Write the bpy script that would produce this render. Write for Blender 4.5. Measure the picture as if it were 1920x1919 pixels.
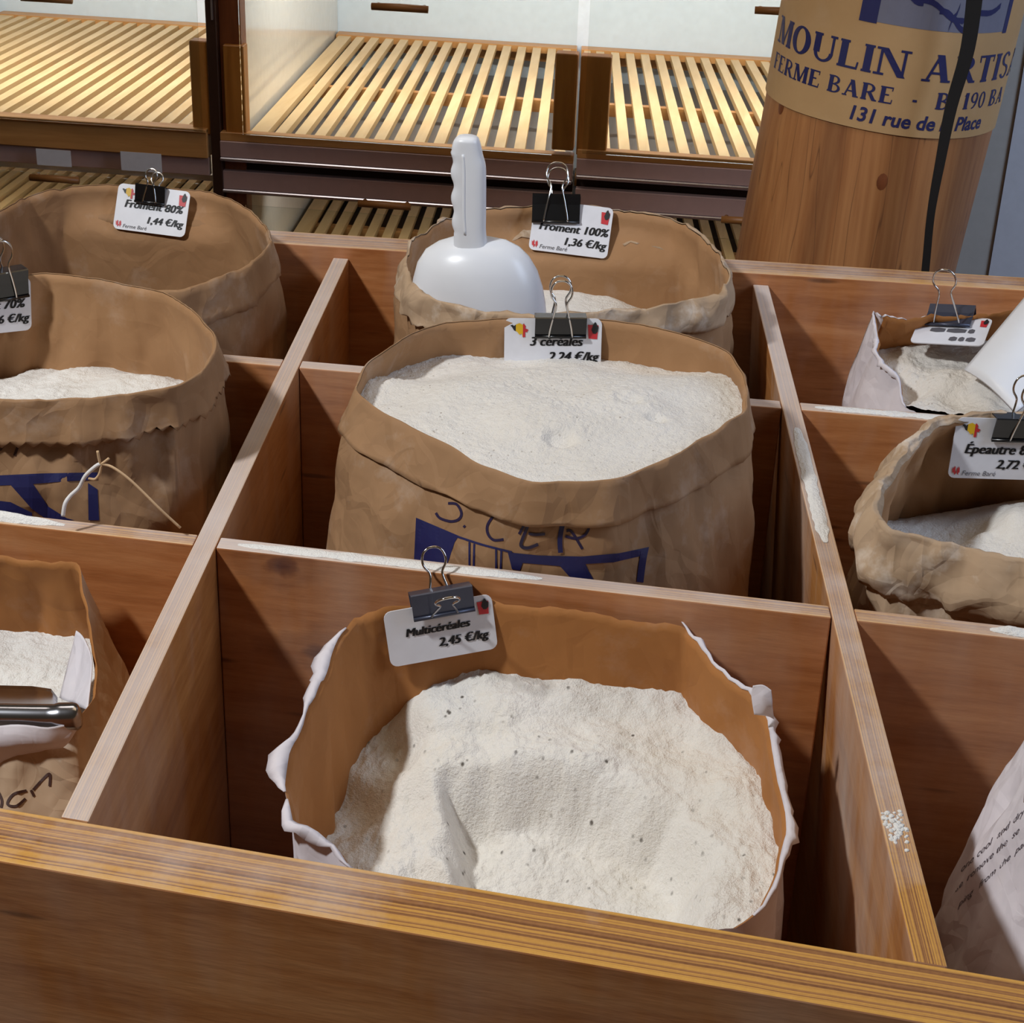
import bpy, bmesh, math, random
import numpy as np
from mathutils import Vector, noise
from mathutils.bvhtree import BVHTree

for o in list(bpy.data.objects):
    bpy.data.objects.remove(o, do_unlink=True)
S = bpy.context.scene
COL = S.collection
random.seed(7)
FLOOR = -0.85          # the bin's top edge is z = 0

# ------------------------------------------------------------------ camera
F = 3200.0
CR = (1.09955723, -0.0352934799, 0.119023611)
CP = np.array([0.111551413, -1.15695501, 0.647387326])
cd = bpy.data.cameras.new('camera')
cam = bpy.data.objects.new('camera', cd)
COL.objects.link(cam)
cam.location = CP
cam.rotation_euler = CR
cd.sensor_fit = 'HORIZONTAL'
cd.sensor_width = 36
cd.lens = F / 1920 * 36
cd.clip_start = 0.05
S.camera = cam

# ------------------------------------------------------------------ world, lights, exposure
w = bpy.data.worlds.new('world')
S.world = w
w.use_nodes = True
bg = w.node_tree.nodes['Background']
bg.inputs[0].default_value = (1.0, 0.76, 0.50, 1)
bg.inputs[1].default_value = 0.06


def area(name, loc, aim, size, power, col, sy=None):
    l = bpy.data.lights.new(name, 'AREA')
    l.energy = power
    l.color = col
    l.shape = 'RECTANGLE' if sy else 'DISK'
    l.size = size
    if sy:
        l.size_y = sy
    o = bpy.data.objects.new(name, l)
    COL.objects.link(o)
    o.location = loc
    d = Vector(aim) - Vector(loc)
    o.rotation_euler = d.to_track_quat('-Z', 'Y').to_euler()
    return o


def spot(name, loc, aim, power, col, ang, blend, rad):
    l = bpy.data.lights.new(name, 'SPOT')
    l.energy = power
    l.color = col
    l.spot_size = math.radians(ang)
    l.spot_blend = blend
    l.shadow_soft_size = rad
    o = bpy.data.objects.new(name, l)
    COL.objects.link(o)
    o.location = loc
    o.rotation_euler = (Vector(aim) - Vector(loc)).to_track_quat('-Z', 'Y').to_euler()
    return o


spot('ceiling_spot', (-1.25, -0.75, 1.70), (-0.08, 0.08, 0), 195, (0.95, 0.98, 1.0), 54, 0.6, 0.09)
area('ceiling_fill', (0.1, 0.35, 1.75), (0.1, 0.25, 0), 0.9, 4.8, (1.0, 0.76, 0.48), 0.9)  # added warm overhead fill that lifts the shaded sides
area('cabinet_front_fill', (-0.7, 0.75, 1.75), (-0.45, 1.5, -0.1), 0.7, 6, (1.0, 0.90, 0.80), 0.5)  # added fill to brighten the cabinet rails, no known lamp
area('right_wall_fill', (1.9, 0.1, 1.1), (1.0, 1.32, 0.1), 0.8, 30, (0.62, 0.76, 1.0), 1.2)  # added bluish fill to brighten the wall at the right
S.view_settings.view_transform = 'Standard'
S.view_settings.look = 'None'
S.view_settings.exposure = -0.36
S.view_settings.gamma = 1.0
S.view_settings.use_curve_mapping = False


# ------------------------------------------------------------------ pixel -> point
def _rot(rx, ry, rz):
    cx, sx, cy, sy, cz, sz = math.cos(rx), math.sin(rx), math.cos(ry), math.sin(ry), math.cos(rz), math.sin(rz)
    X = np.array([[1, 0, 0], [0, cx, -sx], [0, sx, cx]])
    Y = np.array([[cy, 0, sy], [0, 1, 0], [-sy, 0, cy]])
    Z = np.array([[cz, -sz, 0], [sz, cz, 0], [0, 0, 1]])
    return Z @ Y @ X


RM = _rot(*CR)


def ray(x, y):
    return RM @ np.array([(x - 960) / F, -(y - 959.5) / F, -1.0])


def atz(x, y, z):
    d = ray(x, y)
    return CP + d * (z - CP[2]) / d[2]


def aty(x, y, Y):
    d = ray(x, y)
    return CP + d * (Y - CP[1]) / d[1]


def proj(P):
    q = (np.asarray(P, float) - CP) @ RM
    return 960 + F * q[0] / -q[2], 959.5 - F * q[1] / -q[2]


# ------------------------------------------------------------------ materials
def srgb(r, g, b):
    f = lambda c: (c / 255 / 12.92) if c / 255 <= 0.04045 else ((c / 255 + 0.055) / 1.055) ** 2.4
    return (f(r), f(g), f(b), 1)


class NT:
    def __init__(s, name):
        s.m = bpy.data.materials.new(name)
        s.m.use_nodes = True
        s.t = s.m.node_tree
        s.b = s.t.nodes['Principled BSDF']

    def n(s, typ, **kw):
        nd = s.t.nodes.new(typ)
        for k, v in kw.items():
            if k.startswith('i_'):
                key = k[2:].replace('_', ' ')
                nd.inputs[key].default_value = v
            else:
                setattr(nd, k, v)
        return nd

    def l(s, a, b):
        s.t.links.new(a, b)

    def coord(s, kind='Object', scale=(1, 1, 1), rot=(0, 0, 0), loc=(0, 0, 0)):
        c = s.n('ShaderNodeTexCoord')
        m = s.n('ShaderNodeMapping')
        m.inputs['Scale'].default_value = scale
        m.inputs['Rotation'].default_value = rot
        m.inputs['Location'].default_value = loc
        s.l(c.outputs[kind], m.inputs[0])
        return m.outputs[0]

    def noise(s, vec, scale, detail=4, rough=0.55, dist=0.0):
        nd = s.n('ShaderNodeTexNoise')
        nd.inputs['Scale'].default_value = scale
        nd.inputs['Detail'].default_value = detail
        nd.inputs['Roughness'].default_value = rough
        nd.inputs['Distortion'].default_value = dist
        s.l(vec, nd.inputs['Vector'])
        return nd.outputs[0]

    def ramp(s, fac, stops):
        r = s.n('ShaderNodeValToRGB')
        e = r.color_ramp.elements
        e[0].position, e[0].color = stops[0][0], stops[0][1]
        e[1].position, e[1].color = stops[-1][0], stops[-1][1]
        for p, c in stops[1:-1]:
            x = e.new(p)
            x.color = c
        s.l(fac, r.inputs[0])
        return r.outputs[0]

    def mix(s, fac, a, b, blend='MIX'):
        m = s.n('ShaderNodeMix', data_type='RGBA', blend_type=blend)
        for k, v in ((0, fac), (6, a), (7, b)):
            if hasattr(v, 'is_linked') or hasattr(v, 'links'):
                s.l(v, m.inputs[k])
            else:
                m.inputs[k].default_value = v
        return m.outputs[2]

    def math(s, op, a, b=0.0, clamp=False):
        m = s.n('ShaderNodeMath', operation=op, use_clamp=clamp)
        for k, v in ((0, a), (1, b)):
            if hasattr(v, 'links'):
                s.l(v, m.inputs[k])
            else:
                m.inputs[k].default_value = v
        return m.outputs[0]

    def bump(s, h, strength, dist):
        b = s.n('ShaderNodeBump')
        b.inputs['Strength'].default_value = strength
        b.inputs['Distance'].default_value = dist
        s.l(h, b.inputs['Height'])
        s.l(b.outputs[0], s.b.inputs['Normal'])

    def done(s, col=None, rough=0.6, metal=0.0, spec=0.5):
        if col is not None:
            if hasattr(col, 'links'):
                s.l(col, s.b.inputs['Base Color'])
            else:
                s.b.inputs['Base Color'].default_value = col
        s.b.inputs['Roughness'].default_value = rough
        s.b.inputs['Metallic'].default_value = metal
        s.b.inputs['Specular IOR Level'].default_value = spec
        return s.m


M = {}


def plain(name, col, rough=0.5, metal=0.0, spec=0.5):
    t = NT(name)
    v = t.coord('Object')
    n = t.noise(v, 60, 3)
    c = t.mix(n, tuple(x * 0.9 for x in col[:3]) + (1,), tuple(min(1, x * 1.08) for x in col[:3]) + (1,))
    M[name] = t.done(c, rough, metal, spec)
    return M[name]


def ply_face(name, scale, lo, mid, hi, rough=0.42):
    t = NT(name)
    v = t.coord('Object', scale)
    a = t.noise(v, 3.2, 6, 0.62, 0.6)
    b = t.noise(v, 22, 3, 0.6)
    c = t.ramp(a, [(0.28, lo), (0.5, mid), (0.72, hi)])
    c = t.mix(0.22, c, t.ramp(b, [(0.35, lo), (0.65, hi)]))
    # knots: dark elongated eyes
    vo = t.n('ShaderNodeTexVoronoi', feature='F1')
    vo.inputs['Scale'].default_value = 2.6
    t.l(t.coord('Object', tuple(x * 1.7 + 0.4 for x in scale), loc=(0.23, 0.4, 0.31)), vo.inputs['Vector'])
    k = t.ramp(vo.outputs['Distance'], [(0.0, (1, 1, 1, 1)), (0.06, (0.9, 0.9, 0.9, 1)), (0.13, (0, 0, 0, 1))])
    c = t.mix(t.math('MULTIPLY', k, 0.75), c, tuple(x * 0.35 for x in lo[:3]) + (1,))
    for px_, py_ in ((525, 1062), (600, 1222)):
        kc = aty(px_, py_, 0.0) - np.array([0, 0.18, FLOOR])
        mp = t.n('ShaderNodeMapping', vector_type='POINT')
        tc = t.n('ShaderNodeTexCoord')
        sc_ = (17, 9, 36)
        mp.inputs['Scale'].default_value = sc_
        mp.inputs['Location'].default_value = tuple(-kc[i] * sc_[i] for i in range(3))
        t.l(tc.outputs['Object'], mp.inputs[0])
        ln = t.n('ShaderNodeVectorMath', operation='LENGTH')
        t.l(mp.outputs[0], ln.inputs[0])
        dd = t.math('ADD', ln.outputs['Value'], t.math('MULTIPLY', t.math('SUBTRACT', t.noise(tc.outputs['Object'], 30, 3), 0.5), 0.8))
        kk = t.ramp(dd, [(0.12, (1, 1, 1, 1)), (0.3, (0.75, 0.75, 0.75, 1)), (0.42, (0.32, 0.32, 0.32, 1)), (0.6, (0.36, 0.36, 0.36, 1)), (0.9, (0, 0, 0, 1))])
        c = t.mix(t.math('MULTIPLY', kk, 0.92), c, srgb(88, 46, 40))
    # flour film rubbed on the wood
    fa = t.n('ShaderNodeAttribute', attribute_type='OBJECT', attribute_name='film')
    d = t.noise(t.coord('Object', (1, 1, 0.35)), 9, 4, 0.6)
    c = t.mix(t.math('MULTIPLY', t.ramp(d, [(0.42, (0, 0, 0, 1)), (0.72, (1, 1, 1, 1))]), fa.outputs['Fac']), c, srgb(226, 215, 205))
    t.bump(b, 0.12, 0.002)
    M[name] = t.done(c, rough)


ply_face('ply_x', (1.0, 6, 9), srgb(150, 88, 46), srgb(186, 120, 70), srgb(206, 144, 94))
ply_face('ply_y', (6, 0.9, 9), srgb(152, 92, 44), srgb(186, 124, 66), srgb(206, 146, 88))


def ply_edge():
    t = NT('ply_edge')
    uv = t.n('ShaderNodeUVMap')
    sp = t.n('ShaderNodeSeparateXYZ')
    t.l(uv.outputs[0], sp.inputs[0])
    at = t.n('ShaderNodeAttribute', attribute_type='OBJECT', attribute_name='plies')
    d0 = t.n('ShaderNodeAttribute', attribute_type='OBJECT', attribute_name='dust_near')
    d1 = t.n('ShaderNodeAttribute', attribute_type='OBJECT', attribute_name='dust_far')
    ob = t.coord('Object', (1, 1, 1))
    wob = t.noise(ob, 14, 3)
    u = t.math('ADD', sp.outputs[0], t.math('MULTIPLY', t.math('SUBTRACT', wob, 0.5), 0.05))
    cmb = t.n('ShaderNodeCombineXYZ')
    t.l(t.math('MULTIPLY', u, at.outputs['Fac']), cmb.inputs[0])
    t.l(t.math('MULTIPLY', sp.outputs[1], 0.10), cmb.inputs[1])
    t.l(at.outputs['Fac'], cmb.inputs[2])
    st = t.noise(cmb.outputs[0], 3.4, 2, 0.6)
    c = t.ramp(st, [(0.36, srgb(112, 70, 42)), (0.5, srgb(158, 108, 66)), (0.56, srgb(206, 152, 72)), (0.7, srgb(176, 124, 66))])
    ed = t.math('ABSOLUTE', t.math('SUBTRACT', u, 0.5))
    c = t.mix(t.ramp(ed, [(0.41, (0, 0, 0, 1)), (0.45, (1, 1, 1, 1))]), c, srgb(210, 156, 74))
    g = t.noise(t.coord('Object', (30, 30, 30)), 8, 4, 0.7)
    c = t.mix(0.12, c, t.ramp(g, [(0.3, srgb(110, 66, 36)), (0.7, srgb(214, 160, 88))]))
    # spilled flour film
    f1 = t.noise(ob, 26, 5, 0.65)
    f2 = t.noise(ob, 5, 2, 0.5)
    lvl = t.math('ADD', t.math('MULTIPLY', d0.outputs['Fac'], t.math('SUBTRACT', 1.0, sp.outputs[1])), t.math('MULTIPLY', d1.outputs['Fac'], sp.outputs[1]))
    fm = t.math('ADD', t.math('MULTIPLY', f1, 0.35), t.math('MULTIPLY', f2, 0.6))
    fm = t.math('ADD', fm, t.math('SUBTRACT', lvl, 0.95))
    fm = t.ramp(fm, [(0.0, (0, 0, 0, 1)), (0.25, (0.6, 0.6, 0.6, 1)), (0.7, (1, 1, 1, 1))])
    c = t.mix(t.math('MULTIPLY', fm, 0.85), c, srgb(214, 205, 202))
    t.bump(f1, 0.35, 0.002)
    M['ply_edge'] = t.done(c, 0.6, 0, 0.3)


ply_edge()


def paper(name, col, lo, dust=0.25, crease=0.7, inside=False):
    t = NT(name)
    v = t.coord('Object')
    n1 = t.noise(v, 7, 4, 0.6)
    n2 = t.noise(v, 160, 2, 0.6)
    c = t.mix(n1, lo, col)
    c = t.mix(t.math('MULTIPLY', n2, 0.25), c, tuple(x * 0.7 for x in col[:3]) + (1,))
    dn = t.noise(v, 17, 5, 0.65)
    c = t.mix(t.math('MULTIPLY', t.ramp(dn, [(0.56, (0, 0, 0, 1)), (0.76, (1, 1, 1, 1))]), dust), c, srgb(236, 226, 214))
    # creased paper: flat facets between folds
    vv = t.coord('Object', (1, 1, 0.75))
    wv = t.n('ShaderNodeVectorMath', operation='ADD')
    nn = t.n('ShaderNodeTexNoise')
    nn.inputs['Scale'].default_value = 9
    t.l(vv, nn.inputs['Vector'])
    sc = t.n('ShaderNodeVectorMath', operation='SCALE')
    sc.inputs['Scale'].default_value = 0.10
    t.l(nn.outputs['Color'], sc.inputs[0])
    t.l(vv, wv.inputs[0])
    t.l(sc.outputs[0], wv.inputs[1])
    h = None
    for s_, a in ((11, 1.0), (26, 0.42)):
        vo = t.n('ShaderNodeTexVoronoi', feature='F1', distance='CHEBYCHEV')
        vo.inputs['Scale'].default_value = s_
        t.l(wv.outputs[0], vo.inputs['Vector'])
        x = t.math('MULTIPLY', vo.outputs['Distance'], a)
        h = x if h is None else t.math('ADD', h, x)
    h = t.math('ADD', h, t.math('MULTIPLY', n1, 0.8))
    t.bump(h, crease, 0.018)
    M[name] = t.done(c, 0.72, 0, 0.25)


paper('kraft', srgb(168, 131, 96), srgb(146, 110, 77), 0.2, 0.6)
paper('kraft_inner', srgb(176, 136, 98), srgb(154, 112, 74), 0.14, 0.3)
paper('kraft_orange', srgb(182, 124, 70), srgb(158, 102, 54), 0.1, 0.3)
paper('kraft_pale', srgb(192, 166, 138), srgb(166, 136, 106), 0.75, 0.9)
paper('white_paper', srgb(228, 222, 226), srgb(206, 198, 204), 0.2, 0.5)
paper('label_paper', srgb(196, 160, 114), srgb(172, 134, 90), 0.05, 0.05)


def flour(name, base, lo, speck, sp_scale, sp_amt, grain):
    t = NT(name)
    v = t.coord('Object')
    n1 = t.noise(v, 9, 4, 0.6)
    n2 = t.noise(v, grain, 4, 0.75)
    n3 = t.noise(v, grain * 0.24, 5, 0.7)
    c = t.mix(n1, lo, base)
    c = t.mix(t.math('MULTIPLY', t.ramp(n2, [(0.36, (1, 1, 1, 1)), (0.5, (0, 0, 0, 1))]), 0.3), c, lo)
    nz = t.n('ShaderNodeTexVoronoi', feature='F1')
    nz.inputs['Scale'].default_value = sp_scale
    t.l(t.coord('Object', (1, 0.8, 0.6), (0.3, 0.5, 0.7)), nz.inputs['Vector'])
    sel = t.ramp(t.noise(v, 60, 2), [(0.5, (0, 0, 0, 1)), (0.66, (1, 1, 1, 1))])
    k = t.ramp(nz.outputs['Distance'], [(0.1, (1, 1, 1, 1)), (0.22, (0, 0, 0, 1))])
    c = t.mix(t.math('MULTIPLY', t.math('MULTIPLY', k, sel), sp_amt), c, speck)
    n4 = t.noise(v, grain * 2.6, 2, 0.7)
    h = t.math('ADD', t.math('ADD', n2, t.math('MULTIPLY', n3, 0.7)), t.math('MULTIPLY', n4, 0.7))
    t.bump(h, 0.6, 0.003)
    M[name] = t.done(c, 0.95, 0, 0.1)


flour('flour_white', srgb(238, 237, 235), srgb(226, 221, 213), srgb(150, 120, 80), 260, 0.15, 210)
flour('flour_cereal', srgb(236, 233, 229), srgb(214, 206, 195), srgb(110, 86, 58), 190, 0.6, 190)
flour('flour_multi', srgb(238, 237, 235), srgb(224, 216, 202), srgb(52, 38, 24), 120, 0.85, 170)


def dowel_wood(name, scale, lo, hi, rough=0.45):
    t = NT(name)
    v = t.coord('Object', scale)
    a = t.noise(v, 5, 5, 0.6, 0.3)
    c = t.ramp(a, [(0.3, lo), (0.7, hi)])
    t.bump(a, 0.08, 0.002)
    M[name] = t.done(c, rough)


dowel_wood('beech', (10, 1, 10), srgb(206, 170, 118), srgb(226, 194, 144))
dowel_wood('beech_rail', (1, 10, 10), srgb(176, 122, 66), srgb(206, 152, 92))
dowel_wood('oak_block', (10, 10, 1.4), srgb(150, 94, 34), srgb(178, 118, 50))
dowel_wood('red_wood', (10, 10, 1.2), srgb(92, 46, 22), srgb(132, 74, 40))
dowel_wood('handle_wood', (2, 12, 12), srgb(132, 84, 40), srgb(170, 116, 62))
plain('dark_post', srgb(52, 30, 20), 0.4)
plain('brown_rail', srgb(172, 142, 136), 0.35, 0.1)
plain('silver_lip', srgb(196, 192, 200), 0.25, 0.9)
plain('dark_gap', srgb(44, 26, 16), 0.7)
plain('back_white', srgb(214, 230, 244), 0.5)
plain('side_white', srgb(208, 206, 200), 0.12)
plain('tray_grey', srgb(142, 138, 136), 0.4)
plain('tray_dark', srgb(66, 46, 34), 0.6)
plain('tray_white', srgb(220, 218, 208), 0.4)
plain('card_white', srgb(222, 222, 228), 0.35)
plain('ink_black', srgb(28, 27, 30), 0.5)
plain('ink_grey', srgb(92, 90, 96), 0.5)
plain('ink_red', srgb(196, 44, 52), 0.45)
plain('ink_yellow', srgb(222, 178, 30), 0.45)
plain('ink_blue', srgb(30, 32, 84), 0.55)
plain('ink_pale_blue', srgb(112, 112, 128), 0.6)
plain('marker', srgb(36, 26, 62), 0.5)
plain('marker_brown', srgb(58, 28, 18), 0.5)
plain('print_grey', srgb(84, 78, 88), 0.6)
plain('clip_black', srgb(16, 16, 18), 0.22, 0.0, 0.6)
plain('clip_worn', srgb(72, 76, 92), 0.35, 0.5)
plain('chrome', srgb(214, 212, 210), 0.12, 1.0)
plain('steel', srgb(170, 170, 176), 0.2, 1.0)
plain('strap_black', srgb(18, 17, 16), 0.55)
plain('wall_white', srgb(198, 204, 214), 0.6)
plain('wall_shaded', srgb(176, 176, 172), 0.6)  # darker than wall_white to put weaker light into the colour
plain('wall_cream', srgb(196, 186, 168), 0.7)
plain('floor_tile', srgb(104, 92, 82), 0.4)
plain('twine', srgb(206, 172, 132), 0.85)
plain('twine_white', srgb(226, 222, 220), 0.85)


def plastic():
    t = NT('scoop_plastic')
    n = t.noise(t.coord('Object'), 30, 2)
    c = t.mix(n, srgb(226, 228, 234), srgb(234, 236, 240))
    t.b.inputs['Subsurface Weight'].default_value = 0.25
    t.b.inputs['Subsurface Radius'].default_value = (0.02, 0.02, 0.02)
    M['scoop_plastic'] = t.done(c, 0.3, 0, 0.45)


plastic()


def glass():
    t = NT('clear_glass')
    tr = t.n('ShaderNodeBsdfTransparent')
    tr.inputs[0].default_value = (0.93, 0.95, 0.94, 1)
    gl = t.n('ShaderNodeBsdfGlossy')
    gl.inputs['Roughness'].default_value = 0.04
    fr = t.n('ShaderNodeFresnel')
    fr.inputs[0].default_value = 1.45
    mx = t.n('ShaderNodeMixShader')
    t.l(t.math('MULTIPLY', fr.outputs[0], 0.8), mx.inputs[0])
    t.l(tr.outputs[0], mx.inputs[1])
    t.l(gl.outputs[0], mx.inputs[2])
    t.l(mx.outputs[0], t.t.nodes['Material Output'].inputs[0])
    M['clear_glass'] = t.m


glass()


def log_wood():
    t = NT('log_wood')
    v = t.coord('Object', (1, 1, 0.22))
    dis = t.noise(v, 5, 3, 0.5)
    wv = t.n('ShaderNodeTexWave', wave_type='BANDS', bands_direction='X')
    wv.inputs['Scale'].default_value = 3.2
    wv.inputs['Distortion'].default_value = 9
    wv.inputs['Detail'].default_value = 2
    wv.inputs['Detail Scale'].default_value = 0.8
    t.l(v, wv.inputs['Vector'])
    c = t.ramp(wv.outputs[0], [(0.1, srgb(126, 76, 40)), (0.45, srgb(152, 96, 52)), (0.9, srgb(168, 112, 66))])
    g = t.noise(t.coord('Object', (60, 60, 2.5)), 2, 4)
    c = t.mix(0.25, c, t.ramp(g, [(0.3, srgb(120, 68, 30)), (0.7, srgb(206, 152, 94))]))
    cr = t.noise(t.coord('Object', (16, 16, 0.5), loc=(3, 1, 0)), 1.6, 2)
    k = t.ramp(cr, [(0.494, (0, 0, 0, 1)), (0.5, (1, 1, 1, 1)), (0.506, (0, 0, 0, 1))])
    c = t.mix(t.math('MULTIPLY', k, 0.55), c, srgb(60, 32, 16))
    t.bump(wv.outputs[0], 0.1, 0.004)
    M['log_wood'] = t.done(c, 0.55)


log_wood()


# ------------------------------------------------------------------ object helpers
def rootpos(o):
    p = np.zeros(3)
    while o is not None:
        p = p + np.array(o.location)
        o = o.parent
    return p


def empty(name, loc, label, cat, group=None):
    o = bpy.data.objects.new(name, None)
    o.empty_display_size = 0.05
    COL.objects.link(o)
    o.location = loc
    o['label'] = label
    o['category'] = cat
    if group:
        o['group'] = group
    return o


def mesh(name, V, Fc, mats, parent=None, loc=None, mi=None, smooth=False, label=None, cat=None, group=None, kind=None, uv=None):
    me = bpy.data.meshes.new(name)
    V = np.asarray(V, float)
    off = rootpos(parent) if parent is not None else np.array(loc if loc is not None else (0, 0, 0), float)
    me.from_pydata([tuple(v) for v in (V - off)], [], [tuple(f) for f in Fc])
    if not isinstance(mats, (list, tuple)):
        mats = [mats]
    for m in mats:
        me.materials.append(M[m])
    if mi is not None:
        me.polygons.foreach_set('material_index', np.asarray(mi, dtype=np.int32))
    if smooth:
        me.polygons.foreach_set('use_smooth', [True] * len(me.polygons))
    if uv is not None:
        ul = me.uv_layers.new(name='UVMap')
        for p in me.polygons:
            for li in p.loop_indices:
                ul.data[li].uv = uv[me.loops[li].vertex_index]
    me.update()
    o = bpy.data.objects.new(name, me)
    COL.objects.link(o)
    if parent is not None:
        o.parent = parent
    else:
        o.location = off
    if label:
        o['label'] = label
    if cat:
        o['category'] = cat
    if group:
        o['group'] = group
    if kind:
        o['kind'] = kind
    return o


BOXF = [(0, 3, 2, 1), (4, 5, 6, 7), (0, 1, 5, 4), (1, 2, 6, 5), (2, 3, 7, 6), (3, 0, 4, 7)]


def box(x0, x1, y0, y1, z0, z1):
    return [(x0, y0, z0), (x1, y0, z0), (x1, y1, z0), (x0, y1, z0), (x0, y0, z1), (x1, y0, z1), (x1, y1, z1), (x0, y1, z1)], BOXF


def bevel(o, wdt=0.002, seg=2):
    m = o.modifiers.new('bevel', 'BEVEL')
    m.width = wdt
    m.segments = seg
    m.limit_method = 'ANGLE'
    return o


def tube(pts, r, n=10, closed=False, cap=True):
    pts = [np.asarray(p, float) for p in pts]
    rs = r if hasattr(r, '__len__') else [r] * len(pts)
    V, Fc = [], []
    up = np.array([0.13, 0.31, 0.94])
    prev = None
    for i, p in enumerate(pts):
        if closed:
            t = pts[(i + 1) % len(pts)] - pts[i - 1]
        else:
            t = pts[min(i + 1, len(pts) - 1)] - pts[max(i - 1, 0)]
        t = t / (np.linalg.norm(t) + 1e-12)
        a = np.cross(t, up) if prev is None else prev - t * (prev @ t)
        a = a / (np.linalg.norm(a) + 1e-12)
        prev = a
        b = np.cross(t, a)
        for k in range(n):
            q = 2 * math.pi * k / n
            V.append(p + rs[i] * (math.cos(q) * a + math.sin(q) * b))
    m = len(pts)
    for i in range(m if closed else m - 1):
        for k in range(n):
            j = (i + 1) % m
            Fc.append((i * n + k, i * n + (k + 1) % n, j * n + (k + 1) % n, j * n + k))
    if cap and not closed:
        Fc.append(tuple(range(n))[::-1])
        Fc.append(tuple((m - 1) * n + k for k in range(n)))
    return V, Fc


def catmull(P, k=6):
    P = [np.asarray(p, float) for p in P]
    out = []
    for i in range(len(P) - 1):
        a, b, c, d = P[max(i - 1, 0)], P[i], P[i + 1], P[min(i + 2, len(P) - 1)]
        for j in range(k):
            t = j / k
            out.append(0.5 * (2 * b + (c - a) * t + (2 * a - 5 * b + 4 * c - d) * t * t + (3 * b - a - 3 * c + d) * t ** 3))
    out.append(P[-1])
    return out


def nz(x, y, z=0.0, s=1.0):
    return noise.noise(Vector((x * s, y * s, z * s)))


def text2d(body, size, shear=0.0, bold=0.0, align='LEFT', space=1.0):
    c = bpy.data.curves.new('t', 'FONT')
    c.body = body
    c.size = size
    c.shear = shear
    c.offset = bold
    c.align_x = align
    c.space_character = space
    c.resolution_u = 3
    o = bpy.data.objects.new('t', c)
    COL.objects.link(o)
    bpy.context.view_layer.update()
    dg = bpy.context.evaluated_depsgraph_get()
    me = bpy.data.meshes.new_from_object(o.evaluated_get(dg))
    V = [(v.co.x, v.co.y) for v in me.vertices]
    Fc = [tuple(p.vertices) for p in me.polygons]
    bpy.data.objects.remove(o, do_unlink=True)
    bpy.data.curves.remove(c)
    bpy.data.meshes.remove(me)
    return V, Fc


# ------------------------------------------------------------------ room shell

V, Fc = box(-3.2, 3.0, -2.6, 3.4, FLOOR - 0.05, FLOOR)
mesh('floor', V, Fc, 'floor_tile', loc=(0, 0, FLOOR), kind='structure', label='dark tiled shop floor under the flour bin', cat='floor')
V, Fc = box(-3.2, 3.0, 2.9, 2.96, FLOOR, 1.9)
mesh('wall_back', V, Fc, 'wall_cream', loc=(0, 2.9, FLOOR), kind='structure', label='cream wall behind the bread cabinet', cat='wall')
# white pillar with a less lit return, its shade painted in as grey, right of the log
pa = aty(1838, 515, 1.30)
pb = aty(1800, 500, 1.36)
V, Fc = box(pa[0] + 0.012, pa[0] + 1.2, 1.30, 1.80, FLOOR, 1.9)
wr = mesh('wall_right', V, Fc, 'wall_white', loc=(pa[0] + .5, 1.3, FLOOR), kind='structure', label='bluish white wall end at the right behind the log', cat='wall')
V, Fc = box(pb[0] - 0.10, pa[0] + 0.0115, 1.304, 1.40, FLOOR, 1.9)
mesh('trim_1', V, Fc, 'wall_shaded', loc=(pb[0], 1.304, FLOOR), kind='structure', label='grey wall strip between log and white wall', cat='wall')

# ------------------------------------------------------------------ flour bin
T = 0.009
tD1, tD2 = math.tan(-0.0568), math.tan(-0.0728)
t1, t2, tB, tF = math.tan(-0.0478), math.tan(-0.0129), math.tan(0.0284), math.tan(-0.0933)
XL, XR = -0.80, 0.80
ZB = -0.46
LEAN2 = 0.028
fD1 = lambda y: -0.25 + tD1 * y
fD2 = lambda y: 0.25 + tD2 * y
fC1 = lambda x: t1 * x
fC2 = lambda x: 0.388 + t2 * x
YB0 = 0.727
fB = lambda x: YB0 + tB * x
TB = 0.046
ZBK = 0.013
fF = lambda x: -0.374 + tF * x
TF = 0.047

bin_ = empty('flour_bin', (0, 0.18, FLOOR), 'large plywood bin divided into compartments holding the open flour sacks', 'bin')


def meet(fx, fy, dx=0.0, dy=0.0):
    x = fx(0) + dx
    for _ in range(8):
        y = fy(x) + dy
        x = fx(y) + dx
    return x, y


def panel(name, quad, z0, z1, face, plies, dn, df, label=None, shift=0.0):
    """quad: near-left.. order a,b (first end: side0, side1), c,d (second end: side1, side0); sides run along the length"""
    V = [(q[0] + shift, q[1], z0) for q in quad] + [(q[0], q[1], z1) for q in quad]
    Fc = [(3, 2, 1, 0), (4, 5, 6, 7), (0, 1, 5, 4), (1, 2, 6, 5), (2, 3, 7, 6), (3, 0, 4, 7)]
    # orientation fix
    (ax, ay), (bx, by), (cx, cy) = quad[:3]
    if (bx - ax) * (cy - by) - (by - ay) * (cx - bx) < 0:
        Fc = [tuple(reversed(f)) for f in Fc]
    uv = {0: (0, 0), 1: (1, 0), 2: (1, 1), 3: (0, 1)}
    # duplicate top so that it has its own uvs: simple per-vertex uv is enough
    UV = [uv[i % 4] for i in range(8)]
    o = mesh(name, V, Fc, [face, 'ply_edge'], parent=bin_, mi=[0, 1, 0, 0, 0, 0], uv=UV)
    o['plies'] = float(plies)
    o['film'] = 0.55 if shift else 0.24
    o['dust_near'] = float(dn)
    o['dust_far'] = float(df)
    bevel(o, 0.0012, 2)
    if label:
        o['label'] = label
    return o


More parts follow.
